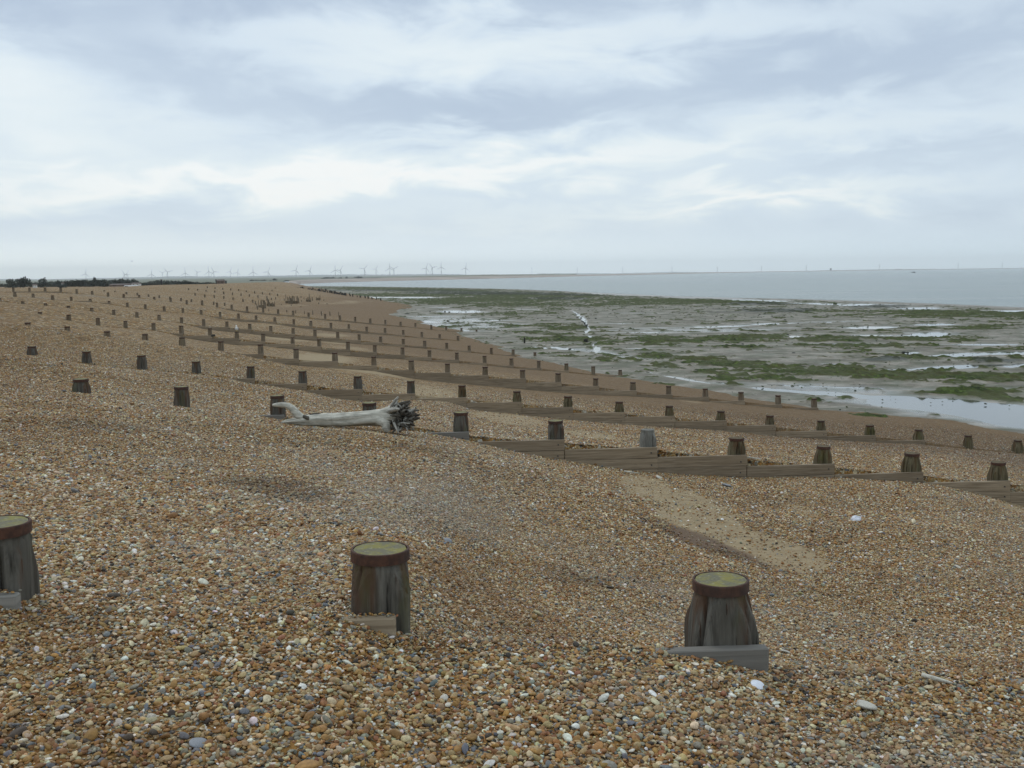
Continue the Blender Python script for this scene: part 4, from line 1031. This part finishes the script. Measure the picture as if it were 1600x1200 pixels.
cl2 = [(418.5, 466, 478), (420, 468, 479), (421.5, 472, 479), (424, 473, 479), (426, 472, 479), (428.5, 471, 478.5), (417, 462.5, 470)]
cl3 = [(446, 460, 471), (448.5, 463, 474), (450, 464, 475), (452.5, 463, 475), (454.5, 465, 475), (457, 462, 475), (458.5, 462.3, 474.5), (459.8, 463, 475), (463, 463, 474), (464.5, 462.5, 473), (466, 465, 474), (444, 466, 470)]
cl4 = [(483, 459, 471), (481, 464, 471.5), (484.5, 465, 472), (479, 466, 471), (487.5, 464, 470), (494.5, 464, 469.5), (498, 464, 469), (500, 461, 470), (475, 464, 468), (471, 468, 472)]
for cl, lab in ((cl1, 'grey paling in the leftmost ruined clump of mid beach'), (cl2, 'grey paling in the short ruined clump with a low board'), (cl3, 'grey paling in the biggest ruined clump of mid beach'), (cl4, 'grey paling in the rightmost ruined clump of mid beach')):
    for a_, b_, c_ in cl:
        stake(a_, b_, c_, depth_for(a_, c_), lab, G1, lean=(random.uniform(-.08, .08), random.uniform(-.12, .12)), w=1.0)
boards = [((417, 476.5), (429.5, 476.2), .7), ((446, 472.5), (466, 470.6), .55), ((404, 478.5), (415, 478.5), .6), ((478, 469.5), (486, 470), .6), ((494, 467), (501, 466.5), .5)]
for (a_, b_), (c_, d_), hgt_ in boards:
    Yd = depth_for((a_ + c_) / 2, b_ + 2); x0, _, z0 = at_dist(a_, b_, Yd); x1, _, z1 = at_dist(c_, d_, Yd)
    me = beveled_box('board_fence', abs(x1 - x0), .12, hgt_, .01); me.materials.append(M_far)
    o = link('board', me, None, None, ((x0 + x1) / 2, Yd - .1, (z0 + z1) / 2 - .1)); o.name = 'timber_board'
    tag(o, 'low grey board nailed across the palings of a ruined clump', 'board', 'boards of the ruined sea defence')
for a_, b_, c_ in [(448, 484, 488), (456, 485.5, 488), (462, 484.5, 490), (475.5, 486, 491), (488.5, 485, 492), (502, 486, 493), (515.5, 486.5, 493.5), (529, 487, 495), (420, 482, 487), (402.5, 478, 484)]:
    stake(a_, b_, c_, depth_for(a_, c_), 'thin lone stake standing just behind the long groyne', 'lone stakes behind the long groyne', w=.8)
for a_, b_, c_ in [(424, 465, 469), (430.5, 464, 468), (439.5, 475, 477), (455, 475.5, 478), (470, 477.5, 480), (470.5, 462.5, 465), (498, 472.5, 475), (511, 473.5, 476), (506, 468, 470), (425, 452.5, 455), (430, 448.5, 451)]:
    stake(a_, b_, c_, depth_for(a_, c_), 'short stump poking out of the shingle near the ruined palings', 'short stumps around the ruined palings', w=1.1)
# the far dark row leaning towards the mud
G2 = 'dark leaning stakes of the far ruined groyne'
nst = 74
for k in range(nst):
    t = (k / (nst - 1)) ** 1.25 if k < nst - 9 else None
    if t is not None and t <= 1:
        xx_ = 443 + (540 - 443) * (k / (nst - 10)); yb_ = np.interp(xx_, [443, 470, 500, 530, 545], [450.5, 453, 455.5, 459.5, 462.5]) + random.uniform(-1, 1)
    else:
        j = k - (nst - 9); xx_ = 545 + j * 6.1 + random.uniform(-1, 1); yb_ = 463 + j * .72
    hh_ = random.uniform(2.2, 5.0) if xx_ > 455 else random.uniform(1.5, 3)
    Yd = np.interp(xx_, [443, 500, 545, 594], [520, 400, 325, 292])
    stake(xx_, yb_ - hh_, yb_ + .5, Yd, 'dark leaning stake in the far row beside the green mud', G2, dark=True, w=1.9, lean=(0, random.uniform(-.30, .02)))

# ================================================================== STONES ON THE FORESHORE, in the gully and along the flats
M_rock = simple('dark_weedy_rock', (.035, .038, .028), .6, .5, 3)
RKM = [pebble_mesh('rock', 90 + k, (1, .8, .7), 2) for k in range(3)]
for me in RKM: me.materials.append(M_rock)
for (a_, b_, s_) in [(902, 496.5, .8), (906, 499, 1.0), (909, 501.5, .9), (911, 503, 1.1), (914, 504.5, .8), (917, 507.5, .9), (915, 509.5, 1.2), (900, 491, .7), (903, 489, .6), (908, 496, .7), (695, 487, 1.0), (702, 487.5, .9), (717, 487.6, .5), (728, 487, .6), (931, 497.5, 1.1), (913, 531, .9), (919.5, 534, .9), (871, 493.5, .6), (1412, 550.5, .8), (1418, 551, .7), (1580, 491.5, 1.6), (1572, 493, 1.4), (1316, 511.5, .6), (1240, 552, .8), (1160, 538, .8)]:
    x, y = on_level(a_, b_, .1)
    o = link('rock', random.choice(RKM), None, None, (x, y, .1)); o.scale = (s_ * .55, s_ * .5, s_ * .4); o.rotation_euler[2] = random.uniform(0, 6)
    g_ = 'dark stones in the bright gully of the mud flats' if 898 < a_ < 935 and b_ < 520 else 'dark stones scattered on the mud flats'
    tag(o, 'dark weedy stone lying in the bright gully of the flats' if 'gully' in g_ else 'lone dark stone on the green mud flats', 'rock', g_)
stake(915, 529, 535, on_level(915, 535, .1)[1], 'dark broken post standing in the weed below the gully', None, dark=True, w=2)
x, y = on_level(818.5, 532.5, .3)
stake(819.5, 527, 533.5, y, 'last dark post on the shingle edge where the weed begins', None, dark=True, w=1.5)
# many small stones and weed lumps nobody could count
cnt = 9000
vr = rng.uniform(-.2, .6, cnt); yr = 50 * (edgeY(vr) * .9 / 50) ** rng.random(cnt) ** .8
xr = vr * (yr + OFF)
pxr, pyr = project(xr, yr, np.full(cnt, .1))
dens = .12 + 1.0 * np.maximum.reduce([ell(pxr, pyr, 1200, 490, 260, 10), ell(pxr, pyr, 780, 460, 160, 5), ell(pxr, pyr, 1350, 590, 300, 12), ell(pxr, pyr, 1500, 563, 120, 6), ell(pxr, pyr, 1100, 530, 300, 5)])
keep = (rng.random(cnt) < dens) & (ground(xr, yr) < .15)
xr, yr = xr[keep], yr[keep]; c = len(xr)
rcol = bpy.data.collections.new('weed_lump_shapes')
mat_lump, n, b = new_mat('weedy_stone'); n.put(b.inputs['Base Color'], n.attr('tint', 'INSTANCER', 'Vector')); b.inputs['Roughness'].default_value = .7
for k in range(3):
    me = pebble_mesh('weed_lump_shape', 120 + k, (1.2, .9, .5), 1); me.materials.append(mat_lump); rcol.objects.link(bpy.data.objects.new('weed_lump_shape', me))
s = np.exp(rng.normal(-2.0, .45, c)) * np.clip(yr / 110, .7, 1.9)
tint = np.where(rng.random((c, 1)) < .5, np.array([.03, .035, .02]), np.array([.065, .085, .03])) * np.exp(rng.normal(0, .25, (c, 1)))
scatter('mud_flat_stones', np.stack([xr, yr, np.full(c, .09)], -1), np.stack([rng.normal(0, .2, c), rng.normal(0, .2, c), rng.uniform(0, 6, c)], -1), np.repeat(s[:, None], 3, 1), tint, rcol, 'small weedy stones strewn over the mud flats', 'stones')

# ================================================================== SMALL THINGS ON THE BEACH
def lump(name, px, py, w, h, mat, label, cat, seed, Yd=None, dpt=None):
    Yd = Yd or depth_for(px, py) ; x, y, z = at_dist(px, py, Yd)
    bm = bmesh.new(); bmesh.ops.create_icosphere(bm, subdivisions=3, radius=.5)
    for v in bm.verts:
        nn = 1 + .35 * float(fbm(np.array([v.co.x * 4 + seed]), np.array([v.co.y * 4 + v.co.z * 3]), 3, seed)[0])
        v.co = Vector((v.co.x * w * nn, v.co.y * (dpt or w) * nn, max(v.co.z, -.2) * h * nn))
    me = bpy.data.meshes.new(name); bm.to_mesh(me); bm.free()
    o = link(name, me, mat, None, (x, y, z + .1 * h)); tag(o, label, cat); return o
M_white = simple('white_plastic', (.75, .78, .85), .4, .08, 20)
def nearY(px, py, lo=3, hi=60):
    Ys = np.linspace(lo, hi, 4000); x, y, z = ray(px, py); zz_ = ground(x / y * Ys, Ys) - (CZ + z / y * Ys); k = np.where(zz_ > 0)[0]
    return float(Ys[k[0]]) if len(k) else 30.0
lump('plastic_bag', 1337, 814, .16, .14, M_white, 'crumpled white plastic bag lying on the shingle at right', 'litter', 3, nearY(1337, 814), .1)
M_net = simple('green_net', (.035, .075, .055), .9, .4, 5)
lump('net_heap', 50, 492.5, .95, .5, M_net, 'low heap of dark green netting beside a buried post head', 'netting', 4, [R for R in ROWS if R['name'] == 6][0]['Y0'] - 9, .6)
lump('seaweed_clump', 333.5, 525.2, .3, .22, M_dark, 'small black clump of weed caught on the groyne left of the gull', 'seaweed', 9, [R for R in ROWS if R['name'] == 5][0]['Y0'] - 2.6, .2)
M_slab = simple('pale_flat_stone', (.46, .44, .38), .7, .15, 20)
M_slate = simple('slate_grey_stone', (.22, .23, .25), .6, .2, 20)
for (a_, b_, s_, mt, lab) in [(1352, 1106, .115, M_slab, 'pale wedge-shaped flat stone on the pebbles at lower right'), (1226, 1018, .10, M_slab, 'small pale slab on the shingle right of the rightmost near post'),
                             (1183, 1071, .085, M_white, 'long white flint below the rightmost near post'), (310, 1164, .07, M_slate, 'blue-grey stone among pebbles at lower left'), (1136, 758, .20, M_slate, 'grey slab lying on the sand beyond the near posts'),
                             (1030, 745, .16, M_slab, 'white stone where sand meets the nearest stepped planks'), (700, 845, .10, M_slate, 'dark grey cobble in the middle of the shingle slope'), (1230, 1022, .05, M_slab, None)][:7]:
    Yd = nearY(a_, b_ + 3); x, y, z = at_dist(a_, b_, Yd)
    me = pebble_mesh('stone', int(a_), (1.1, .9, .35), 3); me.materials.append(mt)
    o = link('stone', me, None, None, (x, y, float(ground(np.array([x]), np.array([y]))[0]) + s_ * .16)); o.scale = (s_,) * 3; o.rotation_euler = (.35, .1, a_ % 3); tag(o, lab, 'stone')
# sticks
def stick(pts, r, label, seed, mat=M_drift, name='driftwood_stick'):
    W_ = []
    for (a_, b_) in pts:
        Yd = nearY(a_, b_ + 2); x, y, z = at_dist(a_, b_, Yd); zz_ = float(ground(np.array([x]), np.array([y]))[0]); W_.append((x, y, zz_ + r * 1.6 + .012, r))
    W_[-1] = (*W_[-1][:3], r * .4)
    o0 = Vector(W_[0][:3]); V, Fc = tube([W_], 7, .1, seed)
    o = link(name, mesh(name, [Vector(v) - o0 for v in V], Fc, True), mat, None, o0); tag(o, label, 'stick')
stick([(1440, 1062), (1462, 1069), (1488, 1076)], .011, 'thin white twig on pebbles left of the right-hand plank edge', 3)
stick([(975, 738), (1000, 741)], .02, 'pale stick lying below the stepped planks', 5)
stick([(1165, 741), (1190, 743)], .018, 'grey stick on the sand below the planks', 6)

# gull on a post of the fourth groyne
M_gull = simple('white_feathers', (.80, .80, .78), .7, .05, 20); M_gray = simple('grey_feathers', (.30, .33, .36), .7, .1, 20); M_beak = simple('yellow_beak', (.6, .4, .05), .5, .1, 20)
R5 = [R for R in ROWS if R['name'] == 5][0]
gp = on_row(369.8, 518, R5['Y0'], R5['m'])
gull = empty('gull', gp); tag(gull, 'white gull perched upright on a groyne post at mid left', 'bird')
def loft3(sections, seg=12):
    V, Fc = [], []
    for (x, y, z, rx, rz) in sections:
        for k in range(seg):
            a_ = 2 * math.pi * k / seg; V.append((x + rx * math.cos(a_), y + 0, z + rz * math.sin(a_)) if False else (x + rx * math.cos(a_), y + rz * math.sin(a_), z))
    for j in range(len(sections) - 1):
        for k in range(seg):
            a_, b_ = j * seg + k, j * seg + (k + 1) % seg; Fc.append((a_, b_, b_ + seg, a_ + seg))
    Fc.append(tuple(range(seg))[::-1]); Fc.append(tuple((len(sections) - 1) * seg + k for k in range(seg)))
    return V, Fc
V, Fc = loft3([(-.02, .10, .07, .03, .02), (-.01, .07, .10, .075, .07), (0, .03, .16, .10, .11), (0, 0, .24, .095, .10), (0, -.02, .31, .06, .065), (0, -.03, .36, .045, .05), (0, -.035, .40, .055, .06), (0, -.035, .44, .045, .05), (0, -.035, .46, .012, .015)])
link('body', mesh('body', V, Fc, True), M_gull, gull)
for sx_ in (-1, 1):
    V, Fc = tube([[(sx_ * .085, 0, .27, .03), (sx_ * .10, .05, .18, .045), (sx_ * .06, .14, .07, .012)]], 8, 0, 2); link('wing', mesh('wing', V, Fc, True), M_gray, gull)
    V, Fc = tube([[(sx_ * .03, .03, .10, .008), (sx_ * .03, .02, 0.0, .008)]], 6, 0, 2); link('leg', mesh('leg', V, Fc), M_beak, gull)
V, Fc = tube([[(0, -.08, .415, .012), (.02, -.15, .40, .004)]], 6, 0, 2); link('beak', mesh('beak', V, Fc), M_beak, gull)
# a gull in flight, far up left
V, Fc = tube([[(-.35, 0, .07, .012), (-.18, 0, .12, .035), (0, 0, 0, .06), (.18, 0, .12, .035), (.35, 0, .06, .012)]], 6, 0, 2)
x, y, z = at_dist(206, 408.5, 260)
tag(link('flying_gull', mesh('flying_gull', V, Fc, True), M_gray, None, (x, y, z)), 'tiny gull flying above the left treeline', 'bird')

# ================================================================== TREES, HOUSES BEYOND THE CREST
M_leafs = [simple('dark_foliage', (.028, .040, .030), .9, .45, .6), simple('olive_foliage', (.042, .052, .036), .9, .45, .6)]
M_bark = simple('bark', (.06, .05, .04), .9)
def crown_mesh(name, seed, nl=620):
    r = random.Random(seed); V, Fc = [], []
    lob = [(r.uniform(-.32, .32), r.uniform(-.3, .3), r.uniform(.35, .85), r.uniform(.2, .34)) for _ in range(9)]
    for k in range(nl):
        lx, ly, lz, lr = r.choice(lob)
        d_ = Vector((r.gauss(0, 1), r.gauss(0, 1), r.gauss(0, 1))).normalized() * lr * r.uniform(.55, 1.08)
        p = Vector((lx, ly, lz)) + Vector((d_.x, d_.y, d_.z * .72)); s_ = r.uniform(.035, .075)
        u_ = Vector((r.gauss(0, 1), r.gauss(0, 1), r.gauss(0, 1))).normalized(); w_ = u_.orthogonal().normalized()
        b0 = len(V); V += [p + u_ * s_, p + w_ * s_, p - u_ * s_, p - w_ * s_ * .8]; Fc.append((b0, b0 + 1, b0 + 2, b0 + 3))
    me = mesh(name, V, Fc); return me
CR_ = [crown_mesh('crown', 200 + k) for k in range(5)]
for k, me in enumerate(CR_): me.materials.append(M_leafs[k % 2])
V, Fc = tube([[(0, 0, -.1, .035), (.01, 0, .3, .026), (.02, .01, .6, .012)], [(.01, 0, .25, .016), (.16, .05, .5, .006)], [(0, 0, .2, .016), (-.15, -.04, .48, .006)]], 6, .05, 3)
TR_ = mesh('trunk', V, Fc); TR_.materials.append(M_bark)
def tree(px, ytop, ybot, wpx, Yd, label, group=None):
    x, y, zt = at_dist(px, ytop, Yd); _, _, zb = at_dist(px, ybot, Yd); zb = min(zb, 1.5)
    H = (zt - zb) / .90; Wd = wpx / F * Yd / .82
    t = empty('tree', (x, Yd, zb)); t.scale = (Wd, Wd, H); t.rotation_euler[2] = random.uniform(0, 6); tag(t, label, 'tree', group)
    link('crown', random.choice(CR_), None, t); link('trunk', TR_, None, t)
tree(35, 433, 449, 17, 480, 'tallest round dark tree of the left treeline')
tree(67, 435, 449, 15, 480, 'round dark tree above the row of four joined posts, second from the left')
tree(16, 437, 449, 13, 480, 'dark tree just left of the tallest round tree')
tree(95, 438.3, 449, 9, 480, 'narrow dark tree behind the rightmost joined post')
tree(149, 432.6, 446, 7, 560, 'small pointed tree poking above the middle of the treeline')
tree(560, 431.5, 437, 9, 2300, 'lone bush tree on the distant flat right of the poles')
Gt = 'dark trees of the low treeline behind the shingle crest'
xs_ = -20
while xs_ < 335:
    top = np.interp(xs_, [-20, 0, 25, 60, 90, 110, 120, 150, 175, 200, 215, 225, 240, 270, 290, 300, 335], [442.5, 443.5, 443, 441, 440, 438.8, 437.8, 437.8, 437, 436.5, 439, 441.5, 439, 438.4, 438.5, 440.8, 441.5]) + random.uniform(-.5, .9)
    tree(xs_, top, 450, random.uniform(9, 15), 560 + random.uniform(-30, 60), 'dark bushy tree in the low line behind the shingle crest', Gt)
    xs_ += random.uniform(4.2, 6.5)
for a_, b_, w_ in [(393, 437, 8), (401, 437.4, 10), (412, 437.2, 12), (422, 437.6, 9), (429, 435.4, 6), (369, 440.2, 10), (366, 440.3, 8)]:
    tree(a_, b_, 441.5, w_, 1500, 'small dark tree on the flats beyond the shingle skyline', 'small trees beyond the shingle skyline')
for a_, b_, w_ in [(471, 435.4, 8), (477, 435.6, 9), (508, 433.2, 11), (513, 433, 9), (520, 432.8, 7), (531, 433.4, 5), (541.5, 432.2, 4)]:
    tree(a_, b_, 437.5, w_, 2300, 'hazy dark tree standing on the distant coast', 'hazy trees on the distant coast')
M_wall = simple('white_render', (.66, .65, .62), .8, .1, 2); M_wallb = simple('brown_brick', (.16, .11, .085), .9, .2, 3); M_roof = simple('tiled_roof', (.10, .075, .065), .8, .2, 3); M_glass = simple('window_glass', (.03, .035, .04), .1, .1, 3); M_tar = simple('black_boards', (.018, .018, .02), .8, .2, 3)
def house(px, ytop, ybot, wpx, Yd, wall, label, cat='house', roof_h=.4):
    x, y, zt = at_dist(px, ytop, Yd); _, _, zb = at_dist(px, ybot, Yd)
    w = wpx / F * Yd; d_ = w * .7; H = zt - zb; hw = H * (1 - roof_h)
    t = empty('house' if cat == 'house' else cat.replace(' ', '_'), (x, Yd, zb)); tag(t, label, cat)
    me = beveled_box('wall', w, d_, hw + 1.5, 0); o = link('wall', me, wall, t, (0, 0, hw / 2 - .75))
    e = .25; V = [(-w / 2 - e, -d_ / 2 - e, hw), (w / 2 + e, -d_ / 2 - e, hw), (w / 2 + e, d_ / 2 + e, hw), (-w / 2 - e, d_ / 2 + e, hw), (-w / 2, 0, H), (w / 2, 0, H)]
    V = [(a_, b_, c_ + .003) for a_, b_, c_ in V]
    link('roof', mesh('roof', V, [(0, 1, 5, 4), (2, 3, 4, 5), (0, 4, 3), (1, 2, 5), (3, 2, 1, 0)]), M_roof, t)
    for k in (-1, 1):
        link('window', beveled_box('window', w * .16, .12, hw * .35, 0), M_glass, t, (k * w * .25, -d_ / 2, hw * .55))
    return t
house(54.5, 443.5, 448.2, 5.5, 455, M_wall, 'white gabled house among the left trees')
house(98, 440.8, 448.5, 3.4, 455, M_wall, 'small pale house behind the rightmost joined post', roof_h=.3)
tree(97.5, 443.2, 450, 9, 440, 'low round bush hiding the foot of the small pale house')
house(190, 443.2, 447.0, 30, 520, M_wallb, 'long low brown-roofed building in front of the treeline', 'building')
house(213, 441.5, 446, 12, 500, M_wall, 'pale low cottage at the right end of the tree clump')
house(345, 436.5, 442.6, 10.5, 420, M_wallb, 'dark hut with pitched roof alone on the shingle skyline', 'hut', .45)
house(252, 436.5, 445.2, 2.2, 400, M_tar, 'narrow black tower block standing on the shingle skyline', 'tower', .1)
house(337.5, 436.3, 442.0, 1.6, 415, M_tar, 'thin black shed wall against the left side of the skyline hut', 'shed', .1)
house(353, 438.4, 442.0, 2.0, 415, M_tar, 'tiny black shed just right of the skyline hut', 'shed', .1)
house(1298, 419.0, 424.4, 2.6, 9000, M_tar, 'dark square tower rising from the far horizon shore', 'tower', .1)
for px, yt, w_, lab in [(1404, 420.0, 9, 'large hazy block of the power station on the horizon'), (1397, 420.8, 5, 'lower hazy block left of the power station'), (1420, 420.6, 6, 'small hazy block right of the power station'), (1432, 420.6, 4, 'last hazy block of the horizon power station')]:
    house(px, yt, 424, w_, 11500, M_wallb, lab, 'building', .05)
# light van roof on the skyline
me = beveled_box('van_roof', 3.6, 1.8, 1.0, .2, 2)
x, y, z = at_dist(205, 446.5, 330)
vn = empty('van', (x, 330, z - 1.2)); tag(vn, 'white van roof just showing over the shingle skyline', 'van')
link('body', beveled_box('body', 4.2, 1.9, 1.7, .2, 2), simple('white_paint', (.8, .8, .8), .4, .03), vn, (0, 0, .55)); link('window', beveled_box('window', 1.2, 1.92, .5, .05), M_glass, vn, (-1.2, 0, .95))
for sx_ in (-1.3, 1.3):
    bmh = bmesh.new(); bmesh.ops.create_cone(bmh, cap_ends=True, segments=14, radius1=.33, radius2=.33, depth=1.95, matrix=Matrix.Rotation(math.pi / 2, 4, 'X')); mw = bpy.data.meshes.new('wheel'); bmh.to_mesh(mw); bmh.free(); link('wheel', mw, M_tar, vn, (sx_, 0, -.3))

# ================================================================== WIND TURBINES
M_turb = simple('turbine_grey', (.20, .215, .24), .6, .04, .1)
def turbine_parts():
    V, Fc = loft([(0, ring_pts(2.7, 0, 10)), (65, ring_pts(1.7, 0, 10))]); tw = mesh('tower', V, Fc, True)
    V, Fc = tube([[(0, -3, 0, 1.6), (0, 2, 0, 2.0), (0, 7, 0, 1.4)]], 8, 0, 1); nc = mesh('nacelle', V, Fc, True)
    V, Fc = loft([(0, ring_pts(1.0, 0, 8)), (6, [(x * 2.2, y * .7) for x, y in ring_pts(1.0, 0, 8)]), (44, [(x * .8, y * .3) for x, y in ring_pts(1.0, 0, 8)])]); bl = mesh('blade', V, Fc, True)
    for me in (tw, nc, bl): me.materials.append(M_turb)
    return tw, nc, bl
TW, NC, BL = turbine_parts()
TL = [(134, 428.0, 10), (195, 429, 90), (198, 428.5, 30), (237, 428.5, 5), (254, 426.5, 60), (262, 425, 75), (289.5, 426.8, 0), (308, 425.5, 80), (326.2, 424.6, 115), (334, 424.8, 95), (360, 424.5, 20), (371.3, 425.6, 15), (395.6, 425.2, 0), (418.8, 425, 25), (462.5, 422.5, 20), (484, 423.2, 25), (523.8, 422.2, 0), (531.6, 422.4, 35),
      (569.3, 420.2, 40), (587.4, 420.6, 30), (609, 419.3, 0), (615.4, 420.2, 60), (665.8, 419.2, 20), (675.6, 418, 80), (689.4, 417.5, 0), (727.6, 419, 10)]
proto = None
for k, (px, yh, ph) in enumerate(TL):
    Yd = 8400 if k not in (2, 4, 7, 10, 11, 19) else 10000
    x, y, z = at_dist(px, yh, Yd)
    nx = [abs(px - q_[0]) for q_ in TL if q_[0] != px]
    near_t = sorted(TL, key=lambda q_: q_[0]); i_ = near_t.index((px, yh, ph))
    t = empty('wind_turbine', (x, Yd, z - 65))
    names = ['leftmost', 'second', 'third', 'fourth', 'fifth', 'sixth', 'seventh', 'eighth', 'ninth', 'tenth', 'eleventh', 'twelfth', 'thirteenth', 'fourteenth', 'fifteenth', 'sixteenth', 'seventeenth', 'eighteenth', 'nineteenth', 'twentieth', 'twenty-first', 'twenty-second', 'twenty-third', 'twenty-fourth', 'twenty-fifth', 'rightmost']
    tag(t, f'hazy white wind turbine on the horizon, {names[i_]} counting from the left', 'wind turbine', 'wind turbines along the horizon')
    link('tower', TW, None, t); nc_ = link('nacelle', NC, None, t, (0, 0, 66))
    for j in range(3):
        bl = link('blade', BL, None, t, (0, -3.6, 66)); bl.rotation_euler = (0, math.radians(ph + 120 * j), 0)
# electricity pylons on the horizon shore
def pylon_mesh():
    bars = []
    H = 48
    def bar(a_, b_, r=.35): bars.append([(*a_, r), (*b_, r)])
    for sx_ in (-1, 1):
        for sy in (-1, 1):
            bar((sx_ * 4, sy * 4, 0), (sx_ * .8, sy * .8, H))
    for k in range(6):
        z0, z1 = H * k / 6, H * (k + 1) / 6; w0, w1 = 4 - 3.2 * k / 6, 4 - 3.2 * (k + 1) / 6
        for sy in (-1, 1): bar((-w0, sy * w0, z0), (w1, sy * w1, z1), .2); bar((w0, sy * w0, z0), (-w1, sy * w1, z1), .2)
    for z, w in ((46, 7), (38, 9), (30, 8)): bar((-w, 0, z), (w, 0, z), .35)
    V, Fc = [], []
    for p_ in bars:
        v_, f_ = tube([p_], 4, 0, 1); b0 = len(V); V += v_; Fc += [tuple(i + b0 for i in q_) for q_ in f_]
    return mesh('pylon', V, Fc)
PY_ = pylon_mesh(); PY_.materials.append(M_turb)
for k, (px, yb_) in enumerate([(831, 427), (902, 427), (973, 426), (1050, 425), (1121, 425), (1190, 424), (1260, 423), (1374, 421.4), (1497, 419.8), (1566, 418.8)]):
    x, y, z = at_dist(px, yb_, 9000)
    ordn = ['leftmost', 'second', 'third', 'fourth', 'fifth', 'sixth', 'seventh', 'eighth', 'ninth', 'rightmost'][k]
    o = link('pylon', PY_, None, None, (x, 9000, z)); tag(o, f'faint electricity pylon over the sea horizon, {ordn} from the left', 'pylon', 'electricity pylons along the sea horizon')
# fishing boat
x, y, z = at_dist(1427, 426.2, 2100)
bt = empty('boat', (x, 2100, -.03)); tag(bt, 'small dark fishing boat on the sea near the horizon at right', 'boat')
V, Fc = [], []
sec = [(-4.2, .2, 1.4), (-3, 1.3, 1.2), (0, 1.6, 1.0), (3, 1.5, 1.1), (4, 1.2, 1.2)]
for sx_, w, h_ in sec: V += [(sx_, -w, h_), (sx_, -w * .7, -.4), (sx_, w * .7, -.4), (sx_, w, h_)]
for k in range(4):
    for j in range(3): a_ = k * 4 + j; Fc.append((a_, a_ + 4, a_ + 5, a_ + 1))
    Fc.append((k * 4 + 3, k * 4 + 7, k * 4 + 4, k * 4))
Fc += [(0, 1, 2, 3), (19, 18, 17, 16)]
link('hull', mesh('hull', V, Fc), M_tar, bt); link('cabin', beveled_box('cabin', 2.0, 1.8, 1.5, .1), simple('cabin_paint', (.12, .13, .15), .5), bt, (1.6, 0, 1.9)); link('mast', beveled_box('mast', .15, .15, 3.0, 0), M_tar, bt, (-.4, 0, 2.4))

# ================================================================== HAZE
me = beveled_box('haze', 28200, 14600, 153, 0)
hz_ = link('haze', me, None, None, (0, 6200, 150 - 153 / 2)); tag(hz_, 'thin pale sea haze over the whole coast', 'haze', kind='stuff')
mh = bpy.data.materials.new('haze_air'); mh.use_nodes = True; mh.node_tree.nodes.clear()
pv = mh.node_tree.nodes.new('ShaderNodeVolumePrincipled'); om = mh.node_tree.nodes.new('ShaderNodeOutputMaterial')
pv.inputs['Color'].default_value = (.93, .97, 1.0, 1); pv.inputs['Density'].default_value = 9.0e-5; pv.inputs['Anisotropy'].default_value = .3
mh.node_tree.links.new(pv.outputs[0], om.inputs['Volume']); hz_.data.materials.append(mh)
